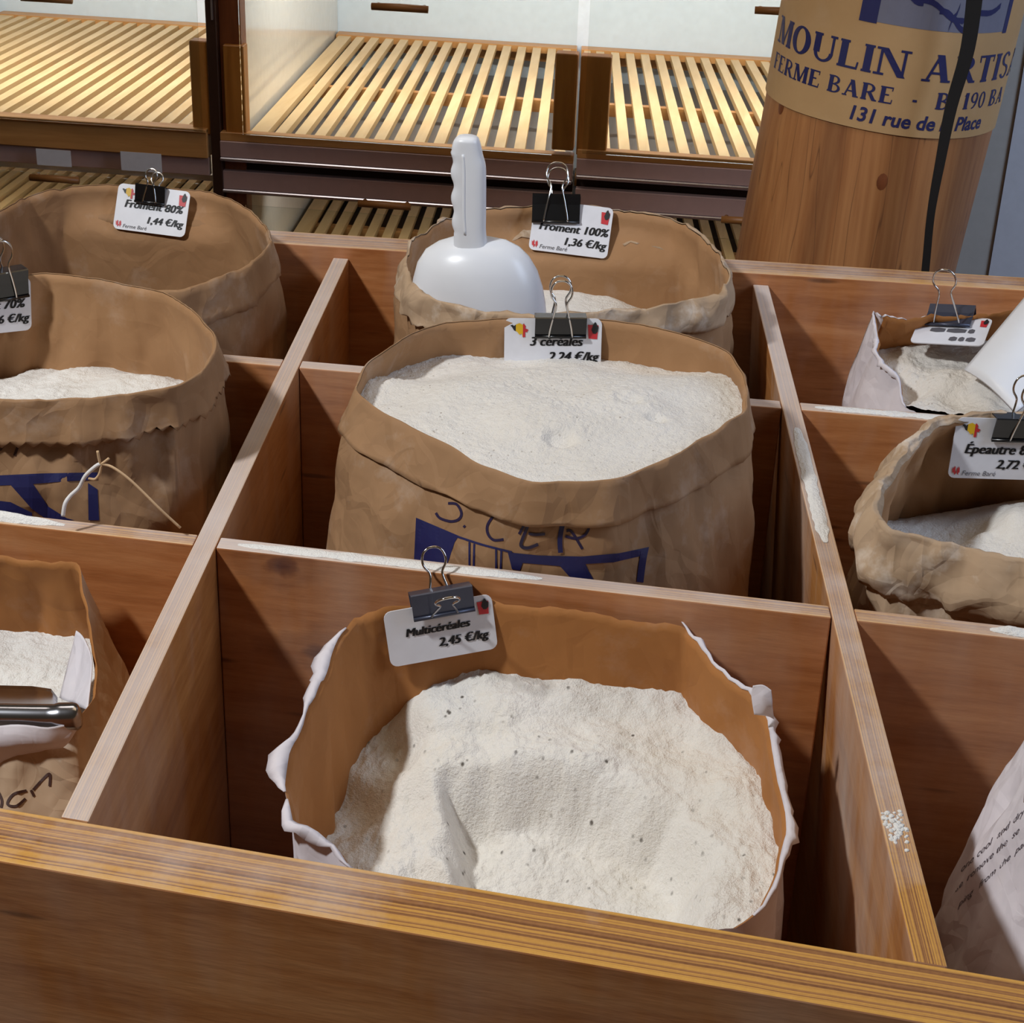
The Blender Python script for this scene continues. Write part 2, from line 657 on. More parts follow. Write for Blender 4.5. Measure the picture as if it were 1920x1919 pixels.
# long dividers (front to back)
for f_, dn, df, sh in ((fD1, 0.82, 0.95, 0.0), (fD2, 0.48, 1.05, LEAN2)):
    a = meet(f_, fF, -T, 0.001); b = meet(f_, fF, T, 0.001)
    c = meet(f_, fB, T, -0.001); d = meet(f_, fB, -T, -0.001)
    panel('long_divider', [a, b, c, d], ZB, 0.0, 'ply_y', 3, dn, df, shift=sh)
# cross dividers
for fy, du in ((fC1, ((1.0, 0.6), (1.05, 0.6), (0.6, 0.9))), (fC2, ((0.9, 0.8), (0.95, 0.8), (0.85, 0.9)))):
    ends = [(lambda y: XL + T, 0, 0), (fD1, T, -T), (fD2, T, -T), (lambda y: XR - T, 0, 0)]
    for i in range(3):
        L, Rr = ends[i], ends[i + 1]
        dl = T + 0.0005 if i > 0 else 0
        dr = -T - 0.0005 if i < 2 else 0
        a = meet(L[0], fy, dl, -T); b = meet(L[0], fy, dl, T)
        c = meet(Rr[0], fy, dr, T); d = meet(Rr[0], fy, dr, -T)
        panel('cross_divider', [b, a, d, c], ZB, -0.0006, 'ply_x', 3, du[i][0], du[i][1])
# outer panels
q = lambda f, x, dy=0: (x, f(x) + dy)
panel('front_panel', [q(fF, XL - .02), q(fF, XL - .02, -TF), q(fF, XR + .02, -TF), q(fF, XR + .02)], -0.60, 0.0, 'ply_x', 5, 0.62, 0.30)
panel('back_panel', [q(fB, XL - .02, TB), q(fB, XL - .02), q(fB, XR + .02), q(fB, XR + .02, TB)], -0.60, ZBK, 'ply_x', 2, 0.75, 0.5)
for x0 in (XL - 0.02, XR):
    panel('side_panel', [(x0, fF(x0) + .001), (x0 + .02, fF(x0) + .001), (x0 + .02, fB(x0) - .001), (x0, fB(x0) - .001)], -0.60, 0.0, 'ply_y', 3, 0.4, 0.5)
fl = [(XL, fF(XL) + .002), (XR, fF(XR) + .002), (XR, fB(XR) - .002), (XL, fB(XL) - .002)]
V = [(x, y, ZB - .02) for x, y in fl] + [(x, y, ZB) for x, y in fl]
mesh('floor_board', V, BOXF, 'ply_x', parent=bin_)
V, Fc = box(XL + .05, XR - .05, -0.30, 0.66, FLOOR, ZB - 0.02)
mesh('plinth', V, Fc, 'ply_x', parent=bin_)


def cell(ix, iy):
    fx = [lambda y: XL, fD1, fD2, lambda y: XR]
    fy = [fF, fC1, fC2, fB]
    lo_x, hi_x = fx[ix], fx[ix + 1]
    lo_y, hi_y = fy[iy], fy[iy + 1]

    def clamp(x, y, z, m):
        kf = min(1.0, max(0.0, (0.045 - z) / 0.03))
        if kf <= 0:
            return x, y
        ox, oy = x, y
        lean_l = LEAN2 * min(1, z / ZB) if ix == 2 else 0
        lean_r = 0
        mx0 = lo_x(y) + lean_l + (T if ix > 0 else 0) + m
        mx1 = hi_x(y) + lean_r - (T if ix < 2 else 0) - m
        x = min(max(x, mx0), mx1)
        my0 = lo_y(x) + (T if iy > 0 else 0) + m
        my1 = hi_y(x) - (T if iy < 2 else 0) - m
        y = min(max(y, my0), my1)
        return ox + (x - ox) * kf, oy + (y - oy) * kf
    return clamp


# ------------------------------------------------------------------ sacks
N = 160


def resample(P, n=N):
    P = np.asarray(P, float)
    Q = np.vstack([P, P[:1]])
    d = np.concatenate([[0], np.cumsum(np.linalg.norm(np.diff(Q, axis=0), axis=1))])
    t = np.linspace(0, d[-1], n, endpoint=False)
    return np.stack([np.interp(t, d, Q[:, k]) for k in range(3)], 1)


def soften(R, k=2):
    for _ in range(k):
        R = 0.25 * np.roll(R, 1, 0) + 0.5 * R + 0.25 * np.roll(R, -1, 0)
    return R


class Sack:
    pass


def sack(label, rim, ccen, half, ci, zbase=ZB + 0.002, outer='kraft', inner='kraft_inner', cuff=None, cuff_mat=None,
         bulge=0.012, jag=0.002, zin=-0.25, wr=0.004, seed=0, cuff_range=None, soft=2, cuff_name='folded_cuff', ease=2.0, pinked=0.0, cn=0.25, sq=3.2, group='open flour sacks in the bin'):
    s = Sack()
    R = resample([atz(*p) if not isinstance(p[0], str) else np.array(p[1:]) for p in rim])
    R = soften(R, soft)
    cen = R.mean(0)
    for i in range(N):
        a = 2 * math.pi * i / N
        k = nz(math.cos(a) * 9 + seed, math.sin(a) * 9, 0.3) * 0.7 + nz(math.cos(a) * 30 + seed, math.sin(a) * 30, 3) * 0.5
        R[i, 2] += jag * k
        R[i, :2] += (R[i, :2] - cen[:2]) * 0.02 * nz(math.cos(a) * 5 + seed, math.sin(a) * 5, 7)
    clamp = cell(*ci)
    hx, hy = half
    dirs = R[:, :2] - cen[:2]
    ang = np.arctan2(dirs[:, 1] / hy, dirs[:, 0] / hx)
    e = 2 / sq
    base = np.stack([ccen[0] + hx * np.sign(np.cos(ang)) * np.abs(np.cos(ang)) ** e, ccen[1] + hy * np.sign(np.sin(ang)) * np.abs(np.sin(ang)) ** e], 1)
    s.R, s.base, s.zbase, s.clamp, s.cen = R, base, zbase, clamp, cen
    nrm = dirs / (np.linalg.norm(dirs, axis=1)[:, None] + 1e-9)

    def wall(i, t, inset=0.0, wrinkle=True):
        """point on the wall at fraction t from rim to base"""
        r = R[i]
        z = r[2] + (zbase - r[2]) * t
        k = 1 - (1 - t) ** ease
        xy = r[:2] * (1 - k) + base[i] * k + nrm[i] * bulge * math.sin(math.pi * min(1, t * 1.25 if t < .8 else 1)) 
        if wrinkle:
            a = ang[i]
            wv = nz(math.cos(a) * 2.2 + seed, math.sin(a) * 2.2, z * 9) + 0.6 * nz(math.cos(a) * 6 + seed, math.sin(a) * 6, z * 22 + 5)
            wv += 1.5 * (0.3 - abs(nz(math.cos(a) * 4 + seed, math.sin(a) * 4, z * 7 + 2))) + 0.7 * (0.3 - abs(nz(math.cos(a) * 9 + seed, math.sin(a) * 9, z * 16 + 4)))
            xy = xy + nrm[i] * wr * wv * min(1, t * 12)
        xy = xy - nrm[i] * inset
        x, y = clamp(xy[0], xy[1], z, 0.005 + inset)
        return np.array([x, y, z])
    s.wall = wall
    root = empty('paper_sack', (ccen[0], ccen[1], zbase), label, 'sack', group)
    s.root = root
    # outer body, closed base
    K = 44
    ts = [(k / K) ** 1.35 for k in range(K + 1)]
    V, Fc = [], []
    for t in ts:
        for i in range(N):
            V.append(wall(i, t))
    for k in range(K):
        for i in range(N):
            j = (i + 1) % N
            Fc.append((k * N + i, (k + 1) * N + i, (k + 1) * N + j, k * N + j))
    Fc.append(tuple(K * N + i for i in range(N))[::-1])
    s.body = mesh('sack_body', V, Fc, outer, parent=root, smooth=True)
    s.bvh = BVHTree.FromPolygons([tuple(v) for v in V], Fc)
    # inner wall
    V, Fc = [], []
    zr = R[:, 2].mean()
    tl = [t for t in ts if zr + (zbase - zr) * t >= zin]
    K2 = len(tl) - 1
    for k, t in enumerate(tl):
        for i in range(N):
            V.append(wall(i, t, inset=0.0 if k == 0 else 0.003))
    for k in range(K2):
        for i in range(N):
            j = (i + 1) % N
            Fc.append((k * N + j, (k + 1) * N + j, (k + 1) * N + i, k * N + i))
    Fc.append(tuple(K2 * N + i for i in range(N)))
    mesh('sack_lining', V, Fc, inner, parent=root, smooth=True)
    s.lbvh = BVHTree.FromPolygons([tuple(v) for v in V], Fc)
    # turned-down cuff
    if cuff:
        cuff = [cuff[0]] + [(cuff[k][0] + (cuff[k + 1][0] - cuff[k][0]) * f_ / 3, cuff[k][1] + (cuff[k + 1][1] - cuff[k][1]) * f_ / 3) for k in range(len(cuff) - 1) for f_ in (1, 2, 3)]
        lo, hi = cuff_range if cuff_range else (0, N)
        V, Fc = [], []
        idx = [i % N for i in range(lo, hi + (0 if cuff_range else 0))]
        L = len(idx)
        for k, (out, dz) in enumerate(cuff):
            for q_, i in enumerate(idx):
                a = 2 * math.pi * i / N
                jz = 0.0
                o_ = out
                if k == len(cuff) - 1:
                    jz = 0.004 * nz(math.cos(a) * 4 + seed, math.sin(a) * 4, 9) + jag * 1.0 * nz(math.cos(a) * 34, math.sin(a) * 34, seed)
                    jz += pinked * (1 if i % 2 else -1)
                o_ += cn * wr * (k > 0 if cn > 1 else k > 1) * nz(math.cos(a) * 7 + seed, math.sin(a) * 7, dz * 40)
                if k > 0:
                    o_ = max(o_, 0.001)
                ff = 1.0
                if cuff_range:
                    ff = max(0.0, min(1.0, min(q_, L - 1 - q_) / 8.0))
                t = max(0.0, -(dz + jz) * ff / (R[i, 2] - zbase))
                if out >= 0 and dz < 0:
                    P = wall(i, t)
                else:
                    P = R[i].copy()
                    P[2] += dz + jz * ff
                P[:2] += nrm[i] * o_ * (0.4 + 0.6 * ff)
                x, y = clamp(P[0], P[1], P[2], 0.003)
                V.append(np.array([x, y, P[2]]))
        for k in range(len(cuff) - 1):
            for q_ in range(L - (1 if cuff_range else 0)):
                j = (q_ + 1) % L
                Fc.append((k * L + q_, (k + 1) * L + q_, (k + 1) * L + j, k * L + j))
        s.cuff = mesh(cuff_name, V, Fc, cuff_mat or outer, parent=root, smooth=True)
        sm = s.cuff.modifiers.new('thick', 'SOLIDIFY')
        sm.thickness = 0.0008
        s.cbvh = BVHTree.FromPolygons([tuple(v) for v in V], Fc)
    return s


def boundary(s, z, inset=0.0015):
    out = []
    for i in range(N):
        zz = min(z(i) if callable(z) else z, s.R[i, 2] - 0.002)
        t = (s.R[i, 2] - zz) / (s.R[i, 2] - s.zbase)
        out.append(s.wall(i, t, inset=inset))
    return np.array(out)


def poly_sd(P, x, y):
    ins, d = False, 9.0
    for i in range(len(P)):
        (x1, y1), (x2, y2) = P[i - 1], P[i]
        if (y1 > y) != (y2 > y) and x < (x2 - x1) * (y - y1) / (y2 - y1) + x1:
            ins = not ins
        t = max(0, min(1, ((x - x1) * (x2 - x1) + (y - y1) * (y2 - y1)) / ((x2 - x1) ** 2 + (y2 - y1) ** 2)))
        d = min(d, math.hypot(x - x1 - t * (x2 - x1), y - y1 - t * (y2 - y1)))
    return -d if ins else d


def flour_fill(s, label, mat, anchors, bump=0.003, seed=0, dips=(), power=3.0, hollow=None, crumb=0.0008):
    hp = [tuple(atz(a_, b_, hollow[1])[:2]) for a_, b_ in hollow[0]] if hollow else None
    A = np.array([atz(*a) for a in anchors])

    def hz(x, y):
        d2 = (A[:, 0] - x) ** 2 + (A[:, 1] - y) ** 2 + 0.00012
        w_ = d2 ** (-power / 2)
        z = float((w_ * A[:, 2]).sum() / w_.sum())
        z += bump * (nz(x, y, seed, 14) + 0.6 * nz(x, y, seed + 3, 38) + 0.35 * nz(x, y, seed + 7, 95) + 0.22 * nz(x, y, seed + 9, 210))
        if hp:
            sd = poly_sd(hp, x, y) + 0.006 * nz(x, y, seed, 40)
            q_ = max(0.0, min(1.0, 0.5 - sd / hollow[3]))
            z -= hollow[2] * q_ * q_ * (3 - 2 * q_)
        for (dx, dy, r, dep) in dips:
            q_ = ((x - dx) ** 2 + (y - dy) ** 2) / r ** 2
            z -= dep * math.exp(-q_ * q_)
        return z
    b = boundary(s, -0.05)
    for _ in range(3):
        b = boundary(s, lambda i: hz(b[i, 0], b[i, 1]))
    n_ = N
    if crumb:
        n_ = N * 2
        b = np.stack([np.interp(np.arange(n_) / 2, np.arange(N + 1), np.append(b[:, k], b[0, k])) for k in range(3)], 1)
    c = b.mean(0)
    K = 110 if crumb else 70

    def hc(x, y, r):
        z = hz(x, y)
        if crumb:
            k_ = 0.5 + 0.5 * nz(x, y, seed + 1, 22)
            z += crumb * (abs(nz(x, y, seed + 11, 130)) + 0.8 * nz(x, y, seed + 12, 330) * k_) * (0.4 + 0.9 * k_ + 0.8 * max(0, r - 0.8) * 5)
        return z
    V = [np.array([c[0], c[1], hz(c[0], c[1])])]
    for k in range(1, K + 1):
        r = k / K
        for i in range(n_):
            p = c[:2] + (b[i, :2] - c[:2]) * r
            V.append(np.array([p[0], p[1], hc(p[0], p[1], r)]))
    Fc = [(0, 1 + i, 1 + (i + 1) % n_) for i in range(n_)]
    for k in range(K - 1):
        for i in range(n_):
            j = (i + 1) % n_
            Fc.append((1 + k * n_ + i, 1 + (k + 1) * n_ + i, 1 + (k + 1) * n_ + j, 1 + k * n_ + j))
    return mesh('flour_heap', V, Fc, mat, loc=(c[0], c[1], -0.2), smooth=True, label=label, cat='flour', kind='stuff')


def cast(bvhs, px, py, off):
    d = ray(px, py)
    d = d / np.linalg.norm(d)
    best = None
    for b in bvhs:
        h = b.ray_cast(Vector(CP), Vector(d))
        if h[0] is not None and (best is None or h[3] < best[3]):
            best = h
    if best is None:
        return None
    return np.array(best[0]) - d * off


def decal_stroke(name, bvhs, pts, wpx, mat, parent, off=0.0006, label=None, smooth=True):
    P = catmull([np.array(p, float) for p in pts], 8) if smooth and len(pts) > 2 else [np.array(pts[0], float) + (np.array(pts[-1], float) - np.array(pts[0], float)) * t for t in np.linspace(0, 1, 14)] if len(pts) == 2 else [np.array(p, float) for p in pts]
    V, Fc = [], []
    for i, p in enumerate(P):
        t = P[min(i + 1, len(P) - 1)] - P[max(i - 1, 0)]
        t = t / (np.linalg.norm(t) + 1e-9)
        n = np.array([-t[1], t[0]])
        row = [cast(bvhs, *(p + n * wpx * k), off) for k in (-0.5, 0, 0.5)]
        if any(r is None for r in row):
            continue
        V += row
    m = len(V) // 3
    for i in range(m - 1):
        for k in range(2):
            Fc.append((i * 3 + k, i * 3 + k + 1, (i + 1) * 3 + k + 1, (i + 1) * 3 + k))
    if m > 1:
        return mesh(name, V, Fc, mat, parent=parent, label=label)


def decal_poly(name, bvhs, poly, mat, parent, off=0.0005, step=7, label=None):
    """fill a pixel polygon with small cells laid on the surface"""
    xs = [p[0] for p in poly]
    ys = [p[1] for p in poly]

    def inside(x, y):
        r = False
        for i in range(len(poly)):
            (x1, y1), (x2, y2) = poly[i - 1], poly[i]
            if (y1 > y) != (y2 > y) and x < (x2 - x1) * (y - y1) / (y2 - y1) + x1:
                r = not r
        return r
    bm = bmesh.new()
    vs = [bm.verts.new((x, y, 0)) for x, y in poly]
    f = bm.faces.new(vs)
    for ax, lo, hi in ((0, min(xs), max(xs)), (1, min(ys), max(ys))):
        c = lo + step
        while c < hi:
            co = Vector((c, 0, 0)) if ax == 0 else Vector((0, c, 0))
            no = Vector((1, 0, 0)) if ax == 0 else Vector((0, 1, 0))
            bmesh.ops.bisect_plane(bm, geom=bm.verts[:] + bm.edges[:] + bm.faces[:], plane_co=co, plane_no=no)
            c += step
    bm.verts.index_update()
    V = [cast(bvhs, v.co.x, v.co.y, off) for v in bm.verts]
    Fc = [tuple(v.index for v in f.verts) for f in bm.faces if all(V[v.index] is not None for v in f.verts)]
    V = [v if v is not None else np.zeros(3) + rootpos(parent) for v in V]
    bm.free()
    if Fc:
        return mesh(name, V, Fc, mat, parent=parent, label=label)


def decal_text(name, bvhs, body, size, origin, du, dv, mat, parent, off=0.0006, **kw):
    """du, dv: pixel vectors of one text unit right / up"""
    V2, Fc = text2d(body, size, **kw)
    V = []
    for x, y in V2:
        V.append(cast(bvhs, origin[0] + du[0] * x + dv[0] * y, origin[1] + du[1] * x + dv[1] * y, off))
    Fc = [f for f in Fc if all(V[i] is not None for i in f)]
    V = [v if v is not None else rootpos(parent) for v in V]
    if Fc:
        return mesh(name, V, Fc, mat, parent=parent)


CUFF = [(0.0, 0.0005), (0.004, -0.002), (0.006, -0.018), (0.008, -0.036), (0.010, -0.050)]

# --- centre sack: three cereals
Z = 0.074
cer = sack('brown paper sack filled to the brim, hand lettered CER, in the middle compartment',
           [(x, y, Z) for x, y in [(665, 735), (690, 685), (770, 625), (850, 606), (960, 598), (1080, 597), (1190, 607), (1290, 630), (1370, 663), (1400, 722), (1398, 772), (1330, 815), (1250, 862), (1150, 903), (1000, 907), (900, 872), (800, 815), (715, 775)]],
           (-0.005, 0.195), (0.172, 0.165), (1, 1), cuff=[(0.0, 0.0005), (0.0015, -0.001), (0.0025, -0.012), (0.003, -0.024), (0.0045, -0.034)], seed=1, bulge=0.02, jag=0.0008, wr=0.005, soft=3)
cer_f = flour_fill(cer, 'white speckled flour heaped level with the rim of the middle sack', 'flour_cereal',
                   [(960, 672, 0.034), (780, 690, 0.038), (1180, 680, 0.034), (700, 740, 0.055), (1340, 775, 0.058), (1000, 890, 0.062), (850, 815, 0.064), (1200, 850, 0.064), (1000, 770, 0.074), (880, 740, 0.068), (1150, 750, 0.070), (1040, 720, 0.06)],
                   bump=0.002, seed=2, dips=[tuple(atz(1050, 828, 0.065)[:2]) + (0.012, 0.006), tuple(atz(1180, 745, 0.07)[:2]) + (0.012, 0.004), tuple(atz(1230, 785, 0.065)[:2]) + (0.008, 0.004)], crumb=0.0014)
B = [cer.bvh, cer.cbvh]
cb = [cer.bvh]
ink = lambda pts, wd=7, m='marker': decal_stroke('handwriting', cb, pts, wd, m, cer.root)
ink([(840, 944), (856, 946), (865, 962), (860, 974), (845, 978), (825, 972), (817, 962)], 5)
ink([(869, 986), (872, 989)], 5)
ink([(926, 966), (914, 985), (915, 1002), (926, 1013), (944, 1012)], 5)
ink([(993, 978), (980, 1010), (977, 1024), (990, 1028), (1009, 1021)], 6)
ink([(987, 978), (973, 1002)], 5)
ink([(991, 1001), (1005, 1003), (1022, 1002)], 5)
ink([(1056, 978), (1050, 1010), (1051, 1037)], 9, 'ink_blue')
ink([(1098, 977), (1104, 990), (1096, 1004), (1080, 1010), (1060, 1006)], 5)
ink([(1062, 996), (1072, 998), (1092, 1030)], 5)
decal_poly('printed_picture', cb, [(780, 971), (860, 1005), (852, 1018), (845, 1040), (838, 1060), (820, 1075), (775, 1075)], 'ink_blue', cer.root, label='dark blue printed corner of the mill picture')
decal_stroke('printed_frame', cb, [(850, 1004), (905, 1022), (960, 1036)], 4, 'ink_blue', cer.root)
decal_poly('printed_picture', cb, [(952, 1036), (1010, 1042), (1090, 1044), (1160, 1038), (1217, 1026), (1214, 1040), (1150, 1055), (1098, 1058), (1110, 1085), (1075, 1090), (1050, 1062), (980, 1056), (975, 1070), (960, 1068)], 'ink_blue', cer.root)
for p_ in ([(880, 1017), (880, 1060)], [(889, 1020), (888, 1062)], [(930, 1030), (930, 1075)], [(940, 1032), (938, 1078)]):
    decal_stroke('printed_line', cb, p_, 3.5, 'ink_blue', cer.root)
decal_stroke('printed_frame', cb, [(1208, 1036), (1204, 1060), (1200, 1092)], 13, 'ink_blue', cer.root)
decal_stroke('printed_line', cb, [(1095, 1060), (1118, 1100)], 4, 'ink_blue', cer.root)

# --- middle back sack: froment 100
Z = 0.065
f100 = sack('crumpled brown sack holding the upright white scoop, in the back row centre',
            [(x, y, Z) for x, y in [(762, 492), (776, 452), (835, 414), (900, 398), (1000, 389), (1120, 392), (1262, 412), (1312, 442), (1350, 480), (1364, 518), (1350, 552), (1280, 568), (1200, 580), (1050, 590), (1010, 594), (900, 584), (815, 562), (772, 530)]],
            (-0.02, 0.565), (0.168, 0.145), (1, 2), cuff=[(0.0, 0.001), (0.003, 0.0), (0.005, -0.012), (0.005, -0.024), (0.004, -0.032)], cuff_mat='kraft_pale', cn=1.1, seed=5, bulge=0.014, jag=0.005, wr=0.009, soft=1)
flour_fill(f100, 'white flour low in the back centre sack beside the scoop', 'flour_white',
           [(1120, 548, -0.022), (1040, 552, -0.02), (1220, 570, -0.035), (1000, 600, -0.025), (850, 560, -0.04), (1280, 590, -0.05)], bump=0.003, seed=4)

# --- back left sack: froment 80
Z = 0.063
f80 = sack('almost empty brown sack with dark inside, in the back left compartment',
           [(x, y, Z) for x, y in [(-90, 480), (-70, 430), (-10, 402), (50, 368), (140, 351), (250, 347), (400, 362), (455, 388), (494, 418), (510, 455), (470, 495), (420, 520), (330, 548), (200, 540), (60, 536), (-50, 520)]],
           (-0.495, 0.565), (0.165, 0.145), (0, 2), cuff=[(0.0, 0.0005), (0.002, -0.001), (0.003, -0.02), (0.004, -0.04)], seed=9, bulge=0.008, jag=0.004, wr=0.005, zin=-0.33)

# --- middle left sack: froment 70
Z = 0.082
f70 = sack('brown sack with a pinked turned-down cuff and a loose string, left of the middle compartment',
           [(x, y, Z) for x, y in [(-200, 640), (-170, 580), (-90, 540), (0, 521), (90, 512), (200, 528), (312, 551), (372, 594), (402, 632), (400, 665), (380, 695), (325, 727), (240, 743), (120, 750), (0, 752), (-100, 742), (-180, 700)]],
           (-0.47, 0.205), (0.165, 0.16), (0, 1), pinked=0.0022, cuff=[(0.0, 0.0005), (0.0015, -0.001), (0.003, -0.014), (0.005, -0.026), (0.007, -0.036)], seed=12, bulge=0.005, jag=0.0015, wr=0.008, soft=2)
flour_fill(f70, 'fine white flour with soft peaks in the middle left sack', 'flour_white',
           [(0, 700, -0.028), (110, 690, -0.02), (215, 668, -0.01), (150, 695, -0.004), (300, 680, -0.016), (350, 700, -0.03), (60, 675, -0.032), (250, 720, 0.004), (100, 735, 0.0), (0, 740, -0.01), (-100, 700, -0.03)], bump=0.004, seed=14)
fb = [f70.bvh]
decal_poly('printed_frame', fb, [(-30, 893), (80, 888), (183, 886), (183, 900), (120, 903), (62, 908), (90, 950), (125, 972), (140, 976), (90, 976), (60, 955), (20, 910), (-30, 912)], 'ink_blue', f70.root, label='dark blue printed frame of the mill picture')
decal_poly('printed_frame', fb, [(165, 906), (183, 918), (186, 976), (166, 976)], 'ink_blue', f70.root)
decal_poly('printed_picture', fb, [(-30, 936), (20, 942), (60, 962), (60, 972), (-30, 968)], 'ink_blue', f70.root)
decal_stroke('handwriting', fb, [(18, 806), (12, 828), (0, 845)], 4, 'marker_brown', f70.root)
decal_stroke('handwriting', fb, [(44, 806), (36, 830), (27, 855)], 5, 'marker_brown', f70.root)
# pinked (zigzag) edge of the cuff
V, Fc = [], []
tb = [f70.cbvh]
edge = []
# --- front left sack
fl_ = sack('white lined brown sack with a metal scoop in it, in the front left compartment',
           [(-230, 1080, -0.02), (-150, 1040, -0.015), (0, 1043, -0.014), (80, 1053, -0.014), (146, 1055, -0.014), (160, 1115, -0.03), (172, 1190, -0.042), (182, 1260, -0.05), (178, 1310, -0.056), (140, 1350, -0.058), (60, 1368, -0.06), (-60, 1380, -0.06), (-200, 1360, -0.055), (-280, 1250, -0.045), (-280, 1150, -0.03)],
           (-0.455, -0.165), (0.185, 0.15), (0, 0), outer='kraft_pale', inner='kraft_orange', cuff=None, seed=17, bulge=0.028, jag=0.003, wr=0.006, zin=-0.2, soft=1)
flour_fill(fl_, 'pale flour under the metal scoop in the front left sack', 'flour_white',
           [(0, 1210, -0.095), (75, 1190, -0.092), (130, 1170, -0.088), (0, 1300, -0.10), (110, 1290, -0.098), (60, 1250, -0.095), (-150, 1250, -0.1), (60, 1400, -0.11)], bump=0.004, seed=21)

# --- front centre sack: multicereales
mul = sack('torn white outside, brown inside sack, half scooped out, in the front centre compartment',
           [(533, 1490, -0.055), (540, 1420, -0.05), (590, 1310, -0.038), (622, 1225, -0.03), (640, 1190, -0.026), (662, 1158, -0.024), (720, 1140, -0.02), (800, 1127, -0.02), (930, 1109, -0.016), (1000, 1112, -0.016), (1130, 1141, -0.02), (1275, 1163, -0.02), (1300, 1205, -0.025), (1345, 1250, -0.028), (1395, 1295, -0.032), (1440, 1340, -0.04), (1450, 1430, -0.046), (1472, 1500, -0.055), (1478, 1570, -0.062), (1460, 1650, -0.072), (1405, 1730, -0.082), (1250, 1795, -0.09), (1000, 1780, -0.09), (800, 1725, -0.09), (660, 1640, -0.085), (600, 1570, -0.07), (550, 1545, -0.062)],
           (0.055, -0.19), (0.140, 0.140), (1, 0), sq=2.1, outer='white_paper', inner='kraft_orange', cuff=None, seed=23, bulge=0.014, jag=0.006, wr=0.005, zin=-0.24, soft=1)
mul_f = flour_fill(mul, 'speckled multigrain flour with a scooped hollow in the front centre sack', 'flour_multi',
                   [(1080, 1245, -0.075), (950, 1280, -0.08), (850, 1320, -0.088), (720, 1440, -0.13), (640, 1545, -0.15), (1250, 1260, -0.075), (1350, 1330, -0.08), (1400, 1480, -0.09), (1410, 1600, -0.098), (1300, 1730, -0.105), (1380, 1680, -0.10),
                    (1100, 1400, -0.095), (1000, 1400, -0.095), (1250, 1430, -0.098), (1250, 1490, -0.102), (1000, 1470, -0.105), (880, 1440, -0.106), (850, 1400, -0.1), (1120, 1500, -0.108), (1320, 1540, -0.103),
                    (870, 1510, -0.115), (1230, 1590, -0.11), (1150, 1680, -0.118), (850, 1600, -0.125), (760, 1560, -0.132), (700, 1600, -0.142), (800, 1680, -0.15), (1000, 1720, -0.135)],
                   bump=0.005, seed=26, power=4.0,
                   hollow=([(850, 1500), (1000, 1495), (1120, 1525), (1240, 1570), (1310, 1640), (1290, 1740), (1230, 1830), (960, 1830), (880, 1680), (855, 1580)], -0.125, 0.045, 0.034), crumb=0.0018)

# --- middle right sack: epeautre, rolled rim
epe = sack('floury brown sack with a thick rolled rim, in the middle right compartment',
           [(1758, 792, 0.045), (1705, 850, 0.042), (1655, 925, 0.04), (1650, 975, 0.036), (1680, 1003, 0.034), (1760, 1020, 0.032), (1850, 1040, 0.03), (1950, 1062, 0.03), (2080, 1075, 0.03), (2190, 1010, 0.034), (2190, 890, 0.04), (2090, 800, 0.045), (1960, 782, 0.046), (1850, 783, 0.046)],
           (0.475, 0.19), (0.17, 0.155), (2, 1), outer='kraft_pale', inner='kraft_inner', cuff=[(-0.002, -0.001), (0.001, 0.004), (0.006, 0.004), (0.010, -0.002), (0.013, -0.016), (0.013, -0.032), (0.007, -0.048)], cuff_mat='kraft_pale', cuff_name='rolled_rim', cn=0.7, seed=31, bulge=0.03, jag=0.004, wr=0.012, soft=2)
flour_fill(epe, 'cream flour low inside the rolled rim sack at the middle right', 'flour_white',
           [(1800, 1030, -0.07), (1840, 1000, -0.045), (1920, 965, -0.03), (2050, 960, -0.03), (1760, 930, -0.12), (1900, 880, -0.09), (1700, 980, -0.12)], bump=0.003, seed=34)

# --- back right sack: torn white
trs = sack('torn white sack with brown lining, in the back right compartment',
           [(1638, 583, 0.034), (1643, 612, 0.026), (1650, 640, 0.012), (1642, 660, 0.006), (1660, 685, 0.0), (1686, 705, -0.006), (1688, 735, -0.018), (1697, 765, -0.03), (1780, 805, -0.042), (1900, 815, -0.04), (2020, 790, -0.02), (2080, 700, 0.01), (2040, 610, 0.03), (1930, 578, 0.036), (1850, 590, 0.034), (1800, 594, 0.032), (1740, 592, 0.032), (1690, 598, 0.03), (1655, 594, 0.032)],
           (0.47, 0.575), (0.185, 0.145), (2, 2), outer='white_paper', inner='kraft_orange', cuff=None, seed=37, bulge=0.012, jag=0.005, wr=0.004, zin=-0.2, soft=0)
flour_fill(trs, 'pale flour in the torn white sack at the back right', 'flour_cereal',
           [(1830, 642, -0.004), (1740, 650, -0.008), (1680, 660, -0.012), (1700, 750, -0.038), (1780, 760, -0.03), (1900, 770, -0.02), (1780, 700, -0.010), (1720, 700, -0.02), (1880, 700, 0.0)], bump=0.005, seed=40)

